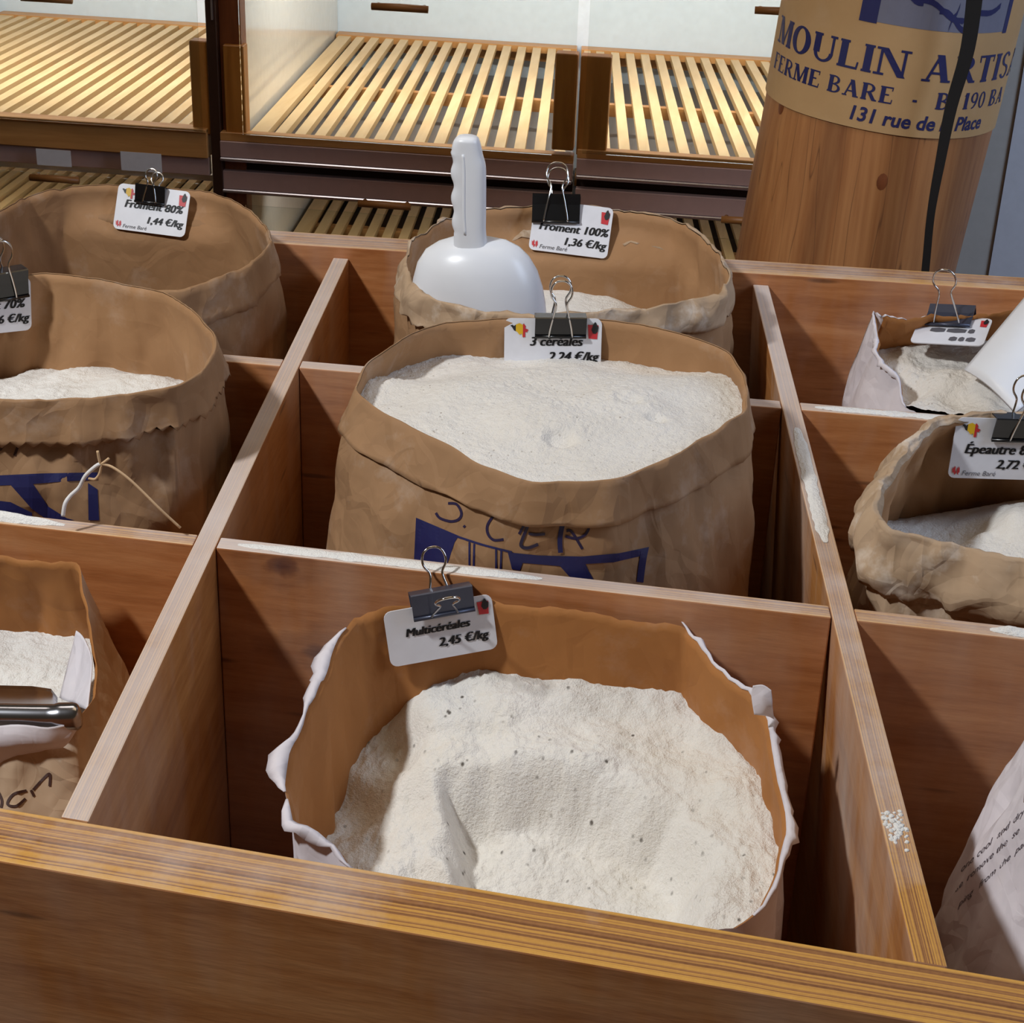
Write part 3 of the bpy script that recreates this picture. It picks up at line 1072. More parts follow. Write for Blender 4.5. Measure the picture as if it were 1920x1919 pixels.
# --- front right sack: closed white, leaning
frs = sack('white sack printed with storage advice, leaning in the front right compartment',
           [('w', 0.372, -0.15, 0.01), ('w', 0.352, -0.24, 0.0), ('w', 0.42, -0.31, 0.0), ('w', 0.55, -0.34, 0.01), ('w', 0.68, -0.32, 0.02), ('w', 0.71, -0.2, 0.03), ('w', 0.67, -0.1, 0.03), ('w', 0.54, -0.08, 0.03), ('w', 0.43, -0.09, 0.02)],
           (0.495, -0.215), (0.222, 0.15), (2, 0), outer='white_paper', inner='kraft_inner', cuff=None, seed=43, bulge=0.0, jag=0.003, wr=0.008, zin=-0.2, soft=3, ease=1.15)
ft = [frs.bvh]
for body, org in (('one cool and dry place', (1800, 1638)), ('se remove the se', (1790, 1674)), ('ping from the pallet', (1796, 1703))):
    k_ = 0.0
    for word in body.split():
        w_ = decal_text('printed_word', ft, word, 1.0, (org[0] + 16 * k_, org[1] - 15 * k_), (16, -15), (5, -20), 'print_grey', frs.root, shear=0.1)
        if w_:
            w_['kind'] = 'stuff'
        k_ += 0.52 * len(word) + 0.30


# ------------------------------------------------------------------ price cards and binder clips
def frame3(tl, tr, bl):
    u = tr - tl
    wdt = np.linalg.norm(u)
    u = u / wdt
    v = bl - tl
    v = v - u * (v @ u)
    hgt = np.linalg.norm(v)
    v = v / hgt
    n = np.cross(v, u)
    if n @ (CP - tl) < 0:
        n = -n
    return tl, u, v, n, wdt, hgt


BEL = [(0, .25), (.12, .2), (.2, .28), (.32, .18), (.5, .1), (.66, .2), (.72, .12), (.84, .3), (.8, .42), (.98, .5), (.9, .66), (.8, .64), (.82, .95), (.68, .98), (.62, .74), (.5, .82), (.36, .62), (.2, .55), (.1, .36)]


def clip_poly(poly, lo, hi):
    def half(P, c, sgn):
        out = []
        for i in range(len(P)):
            a, b = P[i - 1], P[i]
            ia, ib = sgn * (a[0] - c) >= 0, sgn * (b[0] - c) >= 0
            if ia != ib:
                t = (c - a[0]) / (b[0] - a[0])
                out.append((c, a[1] + t * (b[1] - a[1])))
            if ib:
                out.append(b)
        return out
    return half(half(poly, lo, 1), hi, -1)


def card(label, tl, tr, bl, lines, flag=True, farm=True, logo=True, worn=()):
    O, u, v, n, wd, hg = frame3(tl, tr, bl)
    # rounded card with thickness
    r = 0.006
    out = []
    for cx, cy, a0 in ((wd - r, r, -90), (wd - r, hg - r, 0), (r, hg - r, 90), (r, r, 180)):
        for k in range(5):
            a = math.radians(a0 + k * 22.5)
            out.append((cx + r * math.cos(a), cy + r * math.sin(a)))
    L = len(out)
    V = [O + u * x + v * y for x, y in out] + [O + u * x + v * y - n * 0.0012 for x, y in out]
    Fc = [tuple(range(L)), tuple(range(2 * L - 1, L - 1, -1))] + [(i, (i + 1) % L, L + (i + 1) % L, L + i) for i in range(L)]
    root = empty('price_card', O + u * wd / 2 + v * hg, label, 'price card', 'price cards clipped to the sacks')
    mesh('card', V, Fc, 'card_white', parent=root)

    def put(name, V2, F2, mat, off=0.0005):
        mesh(name, [O + u * x + v * y + n * off for x, y in V2], F2, mat, parent=root)
    for body, size, x, y, align, mat in lines:
        V2, F2 = text2d(body, size * hg, shear=0.22, align=align)
        ex = 0.0006 if mat == 'ink_black' else 0.0
        W2 = [(x * wd + a - ex, y * hg - b) for a, b in V2]
        G2 = list(F2)
        if ex:
            for d_ in (0.0, ex):
                k_ = len(W2)
                W2 += [(x * wd + a + d_, y * hg - b) for a, b in V2]
                G2 += [tuple(i + k_ for i in f) for f in F2]
        put('printed_text', W2, G2, mat)
    for x0, y0, ln_ in worn:      # print too faint to read
        P = [(x0, y0), (x0 + ln_ * .5, y0 - .03), (x0 + ln_, y0), (x0 + ln_ * .95, y0 + .11), (x0 + ln_ * .4, y0 + .13), (x0 - .01, y0 + .1)]
        put('faded_print', [(a * wd, b * hg) for a, b in P], [tuple(range(6))], 'ink_grey')
    if flag:
        x0, y0, fw, fh = 0.06 * wd, 0.05 * hg, 0.19 * wd, 0.27 * hg
        for lo, hi, mat in ((0, .3, 'ink_black'), (.3, .68, 'ink_yellow'), (.68, 1, 'ink_red')):
            P = clip_poly(BEL, lo, hi)
            put('country_map', [(x0 + a * fw, y0 + b * fh) for a, b in P], [tuple(range(len(P)))], mat)
    if logo:
        x0, y0, fw, fh = 0.855 * wd, 0.1 * hg, 0.11 * wd, 0.24 * hg
        put('red_emblem', [(x0, y0), (x0 + fw, y0 + .03 * fh), (x0 + fw * .9, y0 + fh), (x0 + fw * .1, y0 + fh * .95)], [(0, 1, 2, 3)], 'ink_red')
        P = [(.35, .35), (.5, .0), (.6, -.15), (.72, -.2), (.85, 0), (1.0, .15), (.95, .45), (.75, .62), (.5, .6)]
        put('dark_emblem', [(x0 + a * fw, y0 + b * fh) for a, b in P], [tuple(range(len(P)))], 'ink_black', 0.0008)
    if farm:
        V2, F2 = text2d('Ferme Baré', 0.115 * hg, shear=0.22)
        put('farm_name', [(0.13 * wd + a, 0.95 * hg - b) for a, b in V2], F2, 'ink_grey')
        x0, y0, fw, fh = 0.03 * wd, 0.80 * hg, 0.08 * wd, 0.15 * hg
        P1 = [(0, .1), (.18, .3), (.3, 0), (.42, .1), (.45, .55), (.6, .6), (.55, .8), (.4, 1), (.3, .75), (.1, .7)]
        P2 = [(.6, .1), (.72, .3), (.8, .0), (.95, .25), (1, .7), (.85, .75), (.9, 1), (.7, .85), (.62, .5)]
        for P in (P1, P2):
            put('rooster_mark', [(x0 + a * fw, y0 + b * fh) for a, b in P], [tuple(range(len(P)))], 'ink_red')
    return O, u, v, n, wd, hg


def clip(label, fr, cu, wc=0.05, top=-0.006, hgt=0.03, roll=0.0, mat='clip_black', front=0.0, back=0.0, scale=1.0, lean=0.0):
    O, u, v, n, wd, hg = fr
    c = O + u * cu * wd
    if roll:
        cr, sr = math.cos(roll), math.sin(roll)
        u, v = u * cr + v * sr, v * cr - u * sr
    if lean:
        cr, sr = math.cos(lean), math.sin(lean)
        v, n = v * cr + n * sr, n * cr - v * sr
    at = lambda x, y, d: c + u * x + v * y + n * d
    root = empty('binder_clip', at(0, top + hgt, 0.0), label, 'binder clip', 'binder clips holding the price cards')
    h = wc / 2
    # wedge shell: section (depth, down)
    sec = [(0.002, top + hgt), (0.0035, top + hgt - 0.002), (0.0055, top + 0.012), (0.009, top + 0.001), (0.008, top), (-0.010, top), (-0.011, top + 0.001), (-0.0075, top + 0.012), (-0.0055, top + hgt - 0.002), (-0.004, top + hgt)]
    ins = [(a * 0.9 + (-0.0001), b + (0.0009 if b < top + 0.002 else 0)) for a, b in sec]
    V, Fc, mi = [], [], []
    L = len(sec)
    for x in (-h, h):
        V += [at(x, b, a) for a, b in sec]
        V += [at(x, b, a * 0.86 - 0.0001) if 0 < k < L - 1 else at(x, b, a - 0.0003 * (1 if k == 0 else -1)) for k, (a, b) in enumerate(ins)]
    for k in range(L - 1):
        Fc.append((k, k + 1, 2 * L + k + 1, 2 * L + k)); mi.append(0)
        Fc.append((L + k + 1, L + k, 3 * L + k, 3 * L + k + 1)); mi.append(0)
        for o_ in (0, 2 * L):
            f = (o_ + k, o_ + L + k, o_ + L + k + 1, o_ + k + 1)
            Fc.append(f if o_ == 0 else f[::-1]); mi.append(0)
    Fc.append((0, 2 * L, 3 * L, L)); mi.append(0)
    Fc.append((L - 1, 2 * L - 1, 4 * L - 1, 3 * L - 1)); mi.append(0)
    mesh('clip_body', V, Fc, mat, parent=root, mi=mi)
    # rolled jaws
    for d_ in (0.0036, -0.0056):
        V, Fc = tube([at(-h, top + hgt, d_), at(h, top + hgt, d_)], 0.0017, 8)
        mesh('jaw', V, Fc, mat, parent=root, smooth=True)
    # wire handles, pivoting on the jaws
    for sgn, d_, turn in ((1, 0.0045, front), (-1, -0.0065, back)):
        prof = [(0.0130, 0.0), (0.0115, 0.010), (0.0085, 0.024), (0.0062, 0.034), (0.0066, 0.040), (0.0105, 0.046), (0.0115, 0.052), (0.0095, 0.059), (0.005, 0.063), (0, 0.064)]
        k = hgt / 0.03 * scale
        ct, st = math.cos(turn), math.sin(turn)
        P = []
        for x, y in prof:
            yy = y * k
            dd = 0.0055 * min(1, yy / 0.03) if not turn else 0.0
            P.append(at(-x * k, top + hgt - yy * ct, d_ + sgn * (dd + yy * st)))
        P2 = [at(x * k, top + hgt - y * k * ct, d_ + sgn * ((0.0055 * min(1, y * k / 0.03) if not turn else 0.0) + y * k * st)) for x, y in prof][::-1]
        V, Fc = tube(catmull(P + P2[1:], 3), 0.0010, 8)
        mesh('wire_handle', V, Fc, 'chrome', parent=root, smooth=True)


def place(px3, Y, dY=(0, 0)):
    tl, tr, bl = px3
    return aty(*tl, Y), aty(*tr, Y + dY[0]), aty(*bl, Y + dY[1])


def on_rim(s, px3, gap=0.004):
    tl, tr, bl = px3
    br = (tr[0] + bl[0] - tl[0], tr[1] + bl[1] - tl[1])

    def dep(p):
        h = s.lbvh.ray_cast(Vector(CP), Vector(ray(*p)).normalized())
        y = rim_y(s, p[0], 0)
        return min(y, h[0].y) if h[0] is not None and h[0].y > y - 0.12 else y
    mid = lambda a, b: ((a[0] + b[0]) / 2, (a[1] + b[1]) / 2)
    y0 = min(dep(tl), dep(mid(tl, bl)) + 0.004) - gap
    y1 = min(dep(tr), dep(mid(tr, br)) + 0.004) - gap
    y2 = min(dep(bl), dep(br) - (y1 - y0), dep(mid(bl, br)) - (y1 - y0) / 2, y0) - gap
    return aty(*tl, y0), aty(*tr, y1), aty(*bl, y2)


def rim_y(s, px, py):
    """depth of the far rim seen under a pixel column"""
    best = None
    for r in s.R:
        x, y = proj(r)
        if abs(x - px) < 25 and (best is None or r[1] > best):
            best = r[1]
    return best


BK = 'ink_black'


fr = card('tilted price card reading Froment 80%', *on_rim(f80, ((223, 343), (357.5, 360), (217, 429))),
          [('Froment 80%', 0.24, 0.52, 0.50, 'CENTER', BK), ('1,44 €/kg', 0.215, 0.95, 0.80, 'RIGHT', BK)])
clip('small binder clip on the Froment 80% card', fr, 0.47, wc=0.036, hgt=0.020, top=-0.001, scale=0.9)
fr = card('price card reading Froment 100%', *on_rim(f100, ((1004, 373), (1151, 391), (995, 468))),
          [('Froment 100%', 0.225, 0.53, 0.58, 'CENTER', BK), ('1,36 €/kg', 0.215, 0.96, 0.83, 'RIGHT', BK)])
clip('binder clip with a bright spine on the Froment 100% card', fr, 0.27, wc=0.055, hgt=0.032, top=-0.007, roll=-0.1, scale=1.0)
fr = card('price card reading 3 céréales, half sunk in the flour', *on_rim(cer, ((946, 597), (1129, 598), (946, 709))),
          [('3 céréales', 0.21, 0.53, 0.45, 'CENTER', BK), ('2,24 €/kg', 0.21, 0.965, 0.70, 'RIGHT', BK)], farm=True)
clip('binder clip on the 3 céréales card', fr, 0.575, wc=0.049, hgt=0.020, top=-0.003, scale=1.3)
fr = card('slanted price card reading Multicéréales', *on_rim(mul, ((718, 1150), (921, 1114), (708, 1257))),
          [('Multicéréales', 0.205, 0.47, 0.50, 'CENTER', BK), ('2,45 €/kg', 0.22, 0.92, 0.77, 'RIGHT', BK)], flag=False, farm=False)
clip('worn grey binder clip on the Multicéréales card', fr, 0.545, wc=0.048, hgt=0.020, top=-0.011, mat='clip_worn', front=1.15, scale=1.2, lean=0.2)
fr = card('price card reading 70%, cut off by the left edge', *on_rim(f70, ((-92, 533), (57, 520), (-87, 634))),
          [('Froment 70%', 0.235, 0.47, 0.55, 'CENTER', BK), ('1,76 €/kg', 0.22, 0.96, 0.82, 'RIGHT', BK)])
clip('binder clip on the 70% card', fr, 0.62, wc=0.05, hgt=0.028, top=-0.009, roll=-0.08)
fr = card('price card reading Épeautre, at the right edge', *on_rim(epe, ((1795, 783), (1985, 789), (1777, 896))),
          [('Épeautre 80%', 0.225, 0.12, 0.58, 'LEFT', BK), ('2,72 €/kg', 0.21, 0.96, 0.82, 'RIGHT', BK)])
clip('binder clip on the Épeautre card at the right edge', fr, 0.66, wc=0.056, hgt=0.022, top=-0.003, scale=1.2)
fr = card('price card leaning far back in the torn sack', aty(1727, 592, 0.608), aty(1862, 598, 0.585), aty(1672, 640, 0.562),
          [], flag=False, farm=False, worn=[(0.22, 0.46, 0.20), (0.45, 0.46, 0.26), (0.74, 0.46, 0.08), (0.52, 0.76, 0.10), (0.65, 0.76, 0.07), (0.75, 0.76, 0.12)])
clip('dusty binder clip on the leaning back card', fr, 0.42, wc=0.048, hgt=0.034, top=-0.012, mat='clip_worn', scale=0.9, front=1.6)


# ------------------------------------------------------------------ white plastic scoop standing in the back centre sack
def scoop():
    YS = 0.475
    base = aty(895, 600, YS)
    root = empty('flour_scoop', base, 'white plastic scoop standing handle up in the back centre sack', 'scoop')
    top = aty(872, 262, YS + 0.03)
    neck = aty(880, 468, YS + 0.02)
    # bowl: profile rows from the crown down, half shell bulging to the viewer
    rows = [(446, 905, 6), (450, 900, 40), (460, 898, 62), (476, 895, 80), (500, 895, 93), (530, 896, 101), (560, 897, 105), (600, 899, 107), (650, 902, 106), (700, 904, 98)]
    V, Fc = [], []
    K = 28
    for (py, pxc, hw) in rows:
        c = aty(pxc, py, YS)
        r = hw * 1.98 / F * 1.02
        for k in range(K + 1):
            a = math.pi * k / K
            V.append(c + np.array([-math.cos(a) * r, -math.sin(a) * r * 0.62, 0]))
    m = len(rows)
    for i in range(m - 1):
        for k in range(K):
            Fc.append((i * (K + 1) + k, (i + 1) * (K + 1) + k, (i + 1) * (K + 1) + k + 1, i * (K + 1) + k + 1))
    # back of the crown is closed by a shallow cap
    o = mesh('scoop_bowl', V, Fc, 'scoop_plastic', parent=root, smooth=True)
    sm = o.modifiers.new('thick', 'SOLIDIFY'); sm.thickness = 0.0025; sm.offset = 1
    # handle: lofted ellipses, finger waves on the left edge
    rows = [(254, 877, 10), (258, 876, 17), (270, 875, 22), (290, 876, 25), (310, 879, 27), (340, 880, 27), (370, 880, 27), (400, 880, 27), (430, 881, 26), (452, 882, 27), (470, 883, 29), (492, 885, 33)]
    P = catmull([np.array(r, float) for r in rows], 6)
    V, Fc = [], []
    n = 20
    for (py, pxc, hw) in P:
        c = aty(pxc, py, YS - 0.012)
        r = hw * 1.98 / F
        wave = 2.4 / F * 2 * math.sin((py - 290) / 150 * 2 * math.pi * 3.2) if 285 < py < 435 else 0
        for k in range(n):
            a = 2 * math.pi * k / n
            ca, sa = math.cos(a), math.sin(a)
            x = r * math.copysign(abs(ca) ** 0.8, ca)
            if ca < 0:
                x += wave * abs(ca)
            V.append(c + np.array([x, 0.011 * math.copysign(abs(sa) ** 0.7, sa) * min(1, r / 0.012), 0]))
    m = len(P)
    for i in range(m - 1):
        for k in range(n):
            Fc.append((i * n + k, (i + 1) * n + k, (i + 1) * n + (k + 1) % n, i * n + (k + 1) % n))
    Fc.append(tuple(range(n)))
    Fc.append(tuple((m - 1) * n + k for k in range(n))[::-1])
    mesh('scoop_handle', V, Fc, 'scoop_plastic', parent=root, smooth=True)
    # raised rib down the front of the grip
    rib = [aty(x, y, YS - 0.0222) for x, y in ((868, 290), (870, 320), (870, 360), (870, 400), (872, 440))]
    V, Fc = tube(catmull(rib, 4), 0.0016, 8)
    mesh('grip_rib', V, Fc, 'scoop_plastic', parent=root, smooth=True)


scoop()


# white scoop lying in the back right sack
def scoop2():
    root = empty('flour_scoop', atz(1890, 760, -0.03), 'wide white plastic scoop lying in the torn back right sack', 'scoop')
    a0, a1 = atz(1808, 692, 0.005), atz(1905, 772, -0.005)       # lip corners
    b0, b1 = aty(1945, 528, 0.60), aty(2080, 640, 0.55)         # rear corners
    V, Fc = [], []
    n, m = 18, 14
    nrm = np.cross(a1 - a0, b0 - a0)
    nrm = nrm / np.linalg.norm(nrm)
    if nrm[2] < 0:
        nrm = -nrm
    for i in range(m + 1):
        s_ = i / m
        for k in range(n + 1):
            t = k / n
            p = (a0 * (1 - t) + a1 * t) * (1 - s_) + (b0 * (1 - t) + b1 * t) * s_
            V.append(p + nrm * (0.028 * math.sin(math.pi * t) * (0.25 + 0.75 * s_)))
    for i in range(m):
        for k in range(n):
            Fc.append((i * (n + 1) + k, i * (n + 1) + k + 1, (i + 1) * (n + 1) + k + 1, (i + 1) * (n + 1) + k))
    o = mesh('scoop_bowl', V, Fc, 'scoop_plastic', parent=root, smooth=True)
    sm = o.modifiers.new('thick', 'SOLIDIFY'); sm.thickness = 0.003
    hp = [b0 * .5 + b1 * .5 + nrm * 0.02, b0 * .5 + b1 * .5 + (b0 - a0) * 0.5 + nrm * 0.04, b0 * .5 + b1 * .5 + (b0 - a0) * 0.9 + nrm * 0.05]
    V, Fc = tube(catmull(hp, 5), 0.012, 12)
    mesh('scoop_handle', V, Fc, 'scoop_plastic', parent=root, smooth=True)


scoop2()


# metal scoop in the front left sack
def scoop3():
    root = empty('metal_scoop', atz(60, 1350, -0.09), 'shiny steel scoop lying in the front left sack', 'scoop')
    # flat wide blade behind, lying on the flour
    V, Fc = [], []
    for px_, y0, y1 in ((-230, 1284, 1330), (-60, 1284, 1330), (60, 1287, 1330), (96, 1292, 1330), (108, 1308, 1332)):
        for q_ in range(6):
            f_ = q_ / 5
            V.append(atz(px_, y0 + (y1 - y0) * f_, -0.078 + 0.022 * f_ - 0.006 * math.sin(math.pi * f_)))
    for i in range(4):
        for k in range(5):
            Fc.append((i * 6 + k, i * 6 + k + 1, i * 6 + 7 + k, i * 6 + 6 + k))
    o = mesh('scoop_blade', V, Fc, 'steel', parent=root, smooth=True)
    sm = o.modifiers.new('thick', 'SOLIDIFY'); sm.thickness = 0.001
    # fat rounded handle bar across the front of the sack
    P = [atz(-230, 1342, -0.052), atz(-60, 1343, -0.052), atz(60, 1345, -0.052), atz(118, 1345, -0.052), atz(140, 1344, -0.052), atz(153, 1342, -0.052)]
    C_ = catmull(P, 5)
    rs = [0.0095 if i < 14 else (0.0105 if i < 20 else 0.0105 * math.sqrt(max(0.02, 1 - ((i - 20) / 5.3) ** 2))) for i in range(len(C_))]
    V, Fc = tube(C_, rs, 18)
    mesh('handle_bar', V, Fc, 'steel', parent=root, smooth=True)
    # white liner paper turned over the scoop
    return root


scoop3()


def paper_flap(name, px, th, mat, parent, wave=0.003, seed=0):
    """sheet through a grid of (px, py, z) rows"""
    rows = [[atz(*p) for p in r] for r in px]
    rows = [catmull(r, 5) for r in rows]
    cols = list(zip(*rows))
    cols = [catmull(list(c), 6) for c in cols]
    V, Fc = [], []
    m = len(cols[0])
    for i, c in enumerate(cols):
        for k, p in enumerate(c):
            V.append(p + np.array([0, 0, wave * nz(p[0], p[1], seed + p[2], 45)]) + np.array([0, -wave * nz(p[0], p[2], seed, 60), 0]))
    for i in range(len(cols) - 1):
        for k in range(m - 1):
            Fc.append((i * m + k, i * m + k + 1, (i + 1) * m + k + 1, (i + 1) * m + k))
    o = mesh(name, V, Fc, mat, parent=parent, smooth=True)
    sm = o.modifiers.new('thick', 'SOLIDIFY'); sm.thickness = th
    return o


# white liner folded over the front rim, and the inner right fold, of the front left sack
paper_flap('white_liner', [[(-60, 1368, -0.05), (20, 1362, -0.05), (90, 1366, -0.052), (150, 1362, -0.055)],
                           [(-60, 1410, -0.062), (20, 1400, -0.062), (80, 1400, -0.066), (128, 1395, -0.068)],
                           [(-60, 1470, -0.09), (10, 1448, -0.088), (60, 1428, -0.084), (100, 1412, -0.08)]], 0.0008, 'white_paper', fl_.root, seed=3)
paper_flap('white_liner', [[(143, 1182, -0.048), (160, 1200, -0.046), (172, 1240, -0.046)],
                           [(128, 1240, -0.072), (152, 1260, -0.062), (170, 1285, -0.054)],
                           [(112, 1310, -0.088), (142, 1322, -0.07), (164, 1326, -0.058)]], 0.0008, 'white_paper', fl_.root, seed=8)
for pts in ([(-6, 1480), (3, 1500), (2, 1515)], [(50, 1483), (25, 1490), (14, 1508), (30, 1512), (48, 1498)], [(58, 1482), (64, 1494)], [(62, 1482), (80, 1462), (93, 1452), (93, 1475)]):
    decal_stroke('handwriting', [fl_.bvh], pts, 5, 'marker_brown', fl_.root, off=0.0006)
# curl of torn paper on the front centre sack
paper_flap('torn_curl', [[(1414, 1340, -0.03), (1436, 1342, -0.03), (1452, 1345, -0.034)], [(1410, 1305, -0.016), (1430, 1312, -0.014), (1448, 1325, -0.02)], [(1412, 1285, -0.006), (1430, 1284, -0.004), (1446, 1296, -0.008)]], 0.0008, 'white_paper', mul.root, seed=5)


def torn_edge(s_, keep, wmax, seed, mat='white_paper', up=0.0012):
    runs, cur = [], []
    for i in range(N):
        if keep(*proj(s_.R[i])):
            cur.append(i)
        elif cur:
            runs.append(cur)
            cur = []
    if cur:
        runs.append(cur)
    for run in runs:
        if len(run) < 4:
            continue
        V, Fc = [], []
        L = len(run)
        for q_, i in enumerate(run):
            d = s_.R[i] - s_.cen
            d[2] = 0
            d = d / np.linalg.norm(d)
            en = min(1, q_ / 4, (L - 1 - q_) / 4)
            w_ = wmax * en * max(0.0, 0.45 + 0.9 * nz(i * 0.13, seed) + 0.45 * nz(i * 0.7, seed + 4)) + 0.0006
            P0 = s_.R[i] + np.array([0, 0, 0.0006])
            V += [P0 - d * 0.0006, P0 + d * w_ * 0.5 + np.array([0, 0, up * en]), P0 + d * w_ + np.array([0, 0, up * 0.3 * en - 0.4 * w_])]
        for q_ in range(L - 1):
            for k in range(2):
                Fc.append((q_ * 3 + k, q_ * 3 + k + 1, q_ * 3 + 4 + k, q_ * 3 + 3 + k))
        o = mesh('torn_edge', V, Fc, mat, parent=s_.root, smooth=True)
        sm = o.modifiers.new('thick', 'SOLIDIFY')
        sm.thickness = 0.0007


torn_edge(mul, lambda x, y: x < 665 and y > 1170, 0.016, 1)
torn_edge(mul, lambda x, y: x > 1265 and y < 1720, 0.009, 6)
torn_edge(trs, lambda x, y: x < 1700 and y < 770, 0.008, 9)


# ------------------------------------------------------------------ string on the middle left sack
def string():
    Yf = f70.cen[1] - 0.175
    g = lambda x, y, d=0.0: aty(x, y, d)
    root = empty('string', atz(120, 965, 0.003), 'loose knotted string hanging over the divider from the left sack', 'string')
    yk = 0.012
    V, Fc = tube(catmull([g(118, 968, 0.004), g(122, 945, 0.006), g(132, 930, 0.010), g(148, 915, yk), g(160, 893, yk), g(178, 876, yk), g(188, 870, yk)], 5), 0.0016, 8)
    mesh('string_end', V, Fc, 'twine_white', parent=root, smooth=True)
    V, Fc = tube(catmull([g(188, 870, yk), g(210, 876, yk), g(240, 897, yk), g(270, 925, yk), g(300, 955, yk), g(338, 990, 0.016)], 5), 0.0011, 8)
    mesh('string_end', V, Fc, 'twine', parent=root, smooth=True)
    V, Fc = tube(catmull([g(183, 846, yk), g(186, 862, yk), g(190, 870, yk), g(204, 860, yk)], 4), 0.0011, 8)
    mesh('knot', V, Fc, 'twine', parent=root, smooth=True)
    V, Fc = tube(catmull([g(190, 872, yk), g(187, 888, yk), g(178, 899, yk), g(166, 897, yk)], 4), 0.0011, 8)
    mesh('loop', V, Fc, 'twine', parent=root, smooth=True)


string()


# ------------------------------------------------------------------ spilled flour on the dividers
def spill(label, P0, P1, wd, hgt, seed):
    P0, P1 = np.array(P0), np.array(P1)
    ax = P1 - P0
    L = np.linalg.norm(ax)
    ax = ax / L
    sd = np.array([-ax[1], ax[0], 0])
    V, Fc = [], []
    n, m = 60, 10
    for i in range(n + 1):
        s_ = i / n
        en = min(1, s_ * 6, (1 - s_) * 6) ** 0.7
        w_ = wd * (0.75 + 0.35 * nz(s_ * L * 60, seed)) * (0.25 + 0.75 * en)
        for k in range(m + 1):
            t = k / m * 2 - 1
            h = hgt * en * (1 - t * t) * (0.55 + 0.9 * abs(nz(s_ * L * 40, t * 1.5, seed))) + 0.0006 * nz(s_ * L * 300, t * 5, seed)
            p = P0 + ax * L * s_ + sd * t * w_ / 2
            V.append((p[0], p[1], p[2] + max(-0.0004, h)))
    for i in range(n):
        for k in range(m):
            Fc.append((i * (m + 1) + k, (i + 1) * (m + 1) + k, (i + 1) * (m + 1) + k + 1, i * (m + 1) + k + 1))
    mesh('spilled_flour', V, Fc, 'flour_white', loc=tuple((P0 + P1) / 2), smooth=True, label=label, cat='flour', kind='stuff')


def on1(x, f, dz=-0.0005):
    return (x, f(x), dz)


spill('ridge of spilled flour on the divider below the left sack', on1(-0.60, fC1), on1(-0.37, fC1), 0.017, 0.007, 1)
spill('thin spilled flour on the divider behind the front centre sack', on1(-0.225, fC1), on1(0.02, fC1), 0.016, 0.0016, 4)
spill('spilled flour on the back cross divider below the torn white sack', on1(0.245, fC2), on1(0.40, fC2), 0.016, 0.0022, 7)
spill('spilled flour on the divider under the rolled rim sack', on1(0.36, fC1), on1(0.44, fC1), 0.016, 0.004, 9)
spill('spilled flour on the right divider beside the middle sack', (fD2(0.33), 0.33, 0.0004), (fD2(0.10), 0.10, 0.0004), 0.016, 0.002, 12)
p_ = atz(1678, 1548, 0.0)
V, Fc = [], []
rc = random.Random(3)
for _ in range(60):
    yy = p_[1] + rc.gauss(0, 0.008)
    xx = fD2(yy) + max(-0.007, min(0.007, rc.gauss(-0.001, 0.004)))
    r_ = rc.uniform(0.0008, 0.0022)
    b_ = len(V)
    for j in range(3):
        for k in range(7):
            a_ = 2 * math.pi * k / 7 + j
            q_ = (1.0, 0.8, 0.35)[j] * rc.uniform(0.8, 1.15)
            V.append((xx + r_ * q_ * math.cos(a_), yy + r_ * q_ * math.sin(a_), r_ * (0, 0.55, 0.85)[j] - 0.0002))
    for j in range(2):
        for k in range(7):
            Fc.append((b_ + j * 7 + k, b_ + j * 7 + (k + 1) % 7, b_ + j * 7 + 7 + (k + 1) % 7, b_ + j * 7 + 7 + k))
    Fc.append(tuple(b_ + 14 + k for k in range(7)))
mesh('spilled_flour', V, Fc, 'flour_white', loc=(p_[0], p_[1], 0.0), smooth=True, label='small clump of flour crumbs on the right divider near the front', cat='flour', kind='stuff')

# ------------------------------------------------------------------ wooden log with a paper label, black strap
YL = 1.13
lb, lt = aty(1583, 500, YL), aty(1690, 0, YL)
adir = (lt - lb) / np.linalg.norm(lt - lb)
RL = 0.148
tlow = (FLOOR + 0.045 - lb[2]) / adir[2]
l0 = lb + adir * tlow
LEN = (0.75 - l0[2]) / adir[2]
view = CP - lb
view = view - adir * (view @ adir)
nf = view / np.linalg.norm(view)
rt = np.cross(adir, nf)
if rt[0] < 0:
    rt = -rt
log = empty('wooden_log', l0, 'thick barked-off wooden log standing behind the bin with a printed paper label', 'log')


def logp(s_, th, r):
    return l0 + adir * s_ + r * (math.cos(th) * nf + math.sin(th) * rt)


def lrad(s_, th):
    return RL * (1 + 0.03 * nz(math.cos(th) * 1.4, math.sin(th) * 1.4, s_ * 2)) * (1 + 0.02 * (s_ / LEN - 0.5))


V, Fc = [], []
n, m = 72, 60
for i in range(m + 1):
    s_ = LEN * i / m
    for k in range(n):
        th = 2 * math.pi * k / n
        V.append(logp(s_, th, lrad(s_, th)))
for i in range(m):
    for k in range(n):
        Fc.append((i * n + k, i * n + (k + 1) % n, (i + 1) * n + (k + 1) % n, (i + 1) * n + k))
Fc.append(tuple(range(n))[::-1])
Fc.append(tuple(m * n + k for k in range(n)))
lo = mesh('log_trunk', V, Fc, 'log_wood', parent=log, smooth=True)


def s_at(py):
    a, b = 0.0, LEN
    for _ in range(40):
        c = (a + b) / 2
        if proj(logp(c, 0.0, RL))[1] > py:
            a = c
        else:
            b = c
    return (a + b) / 2


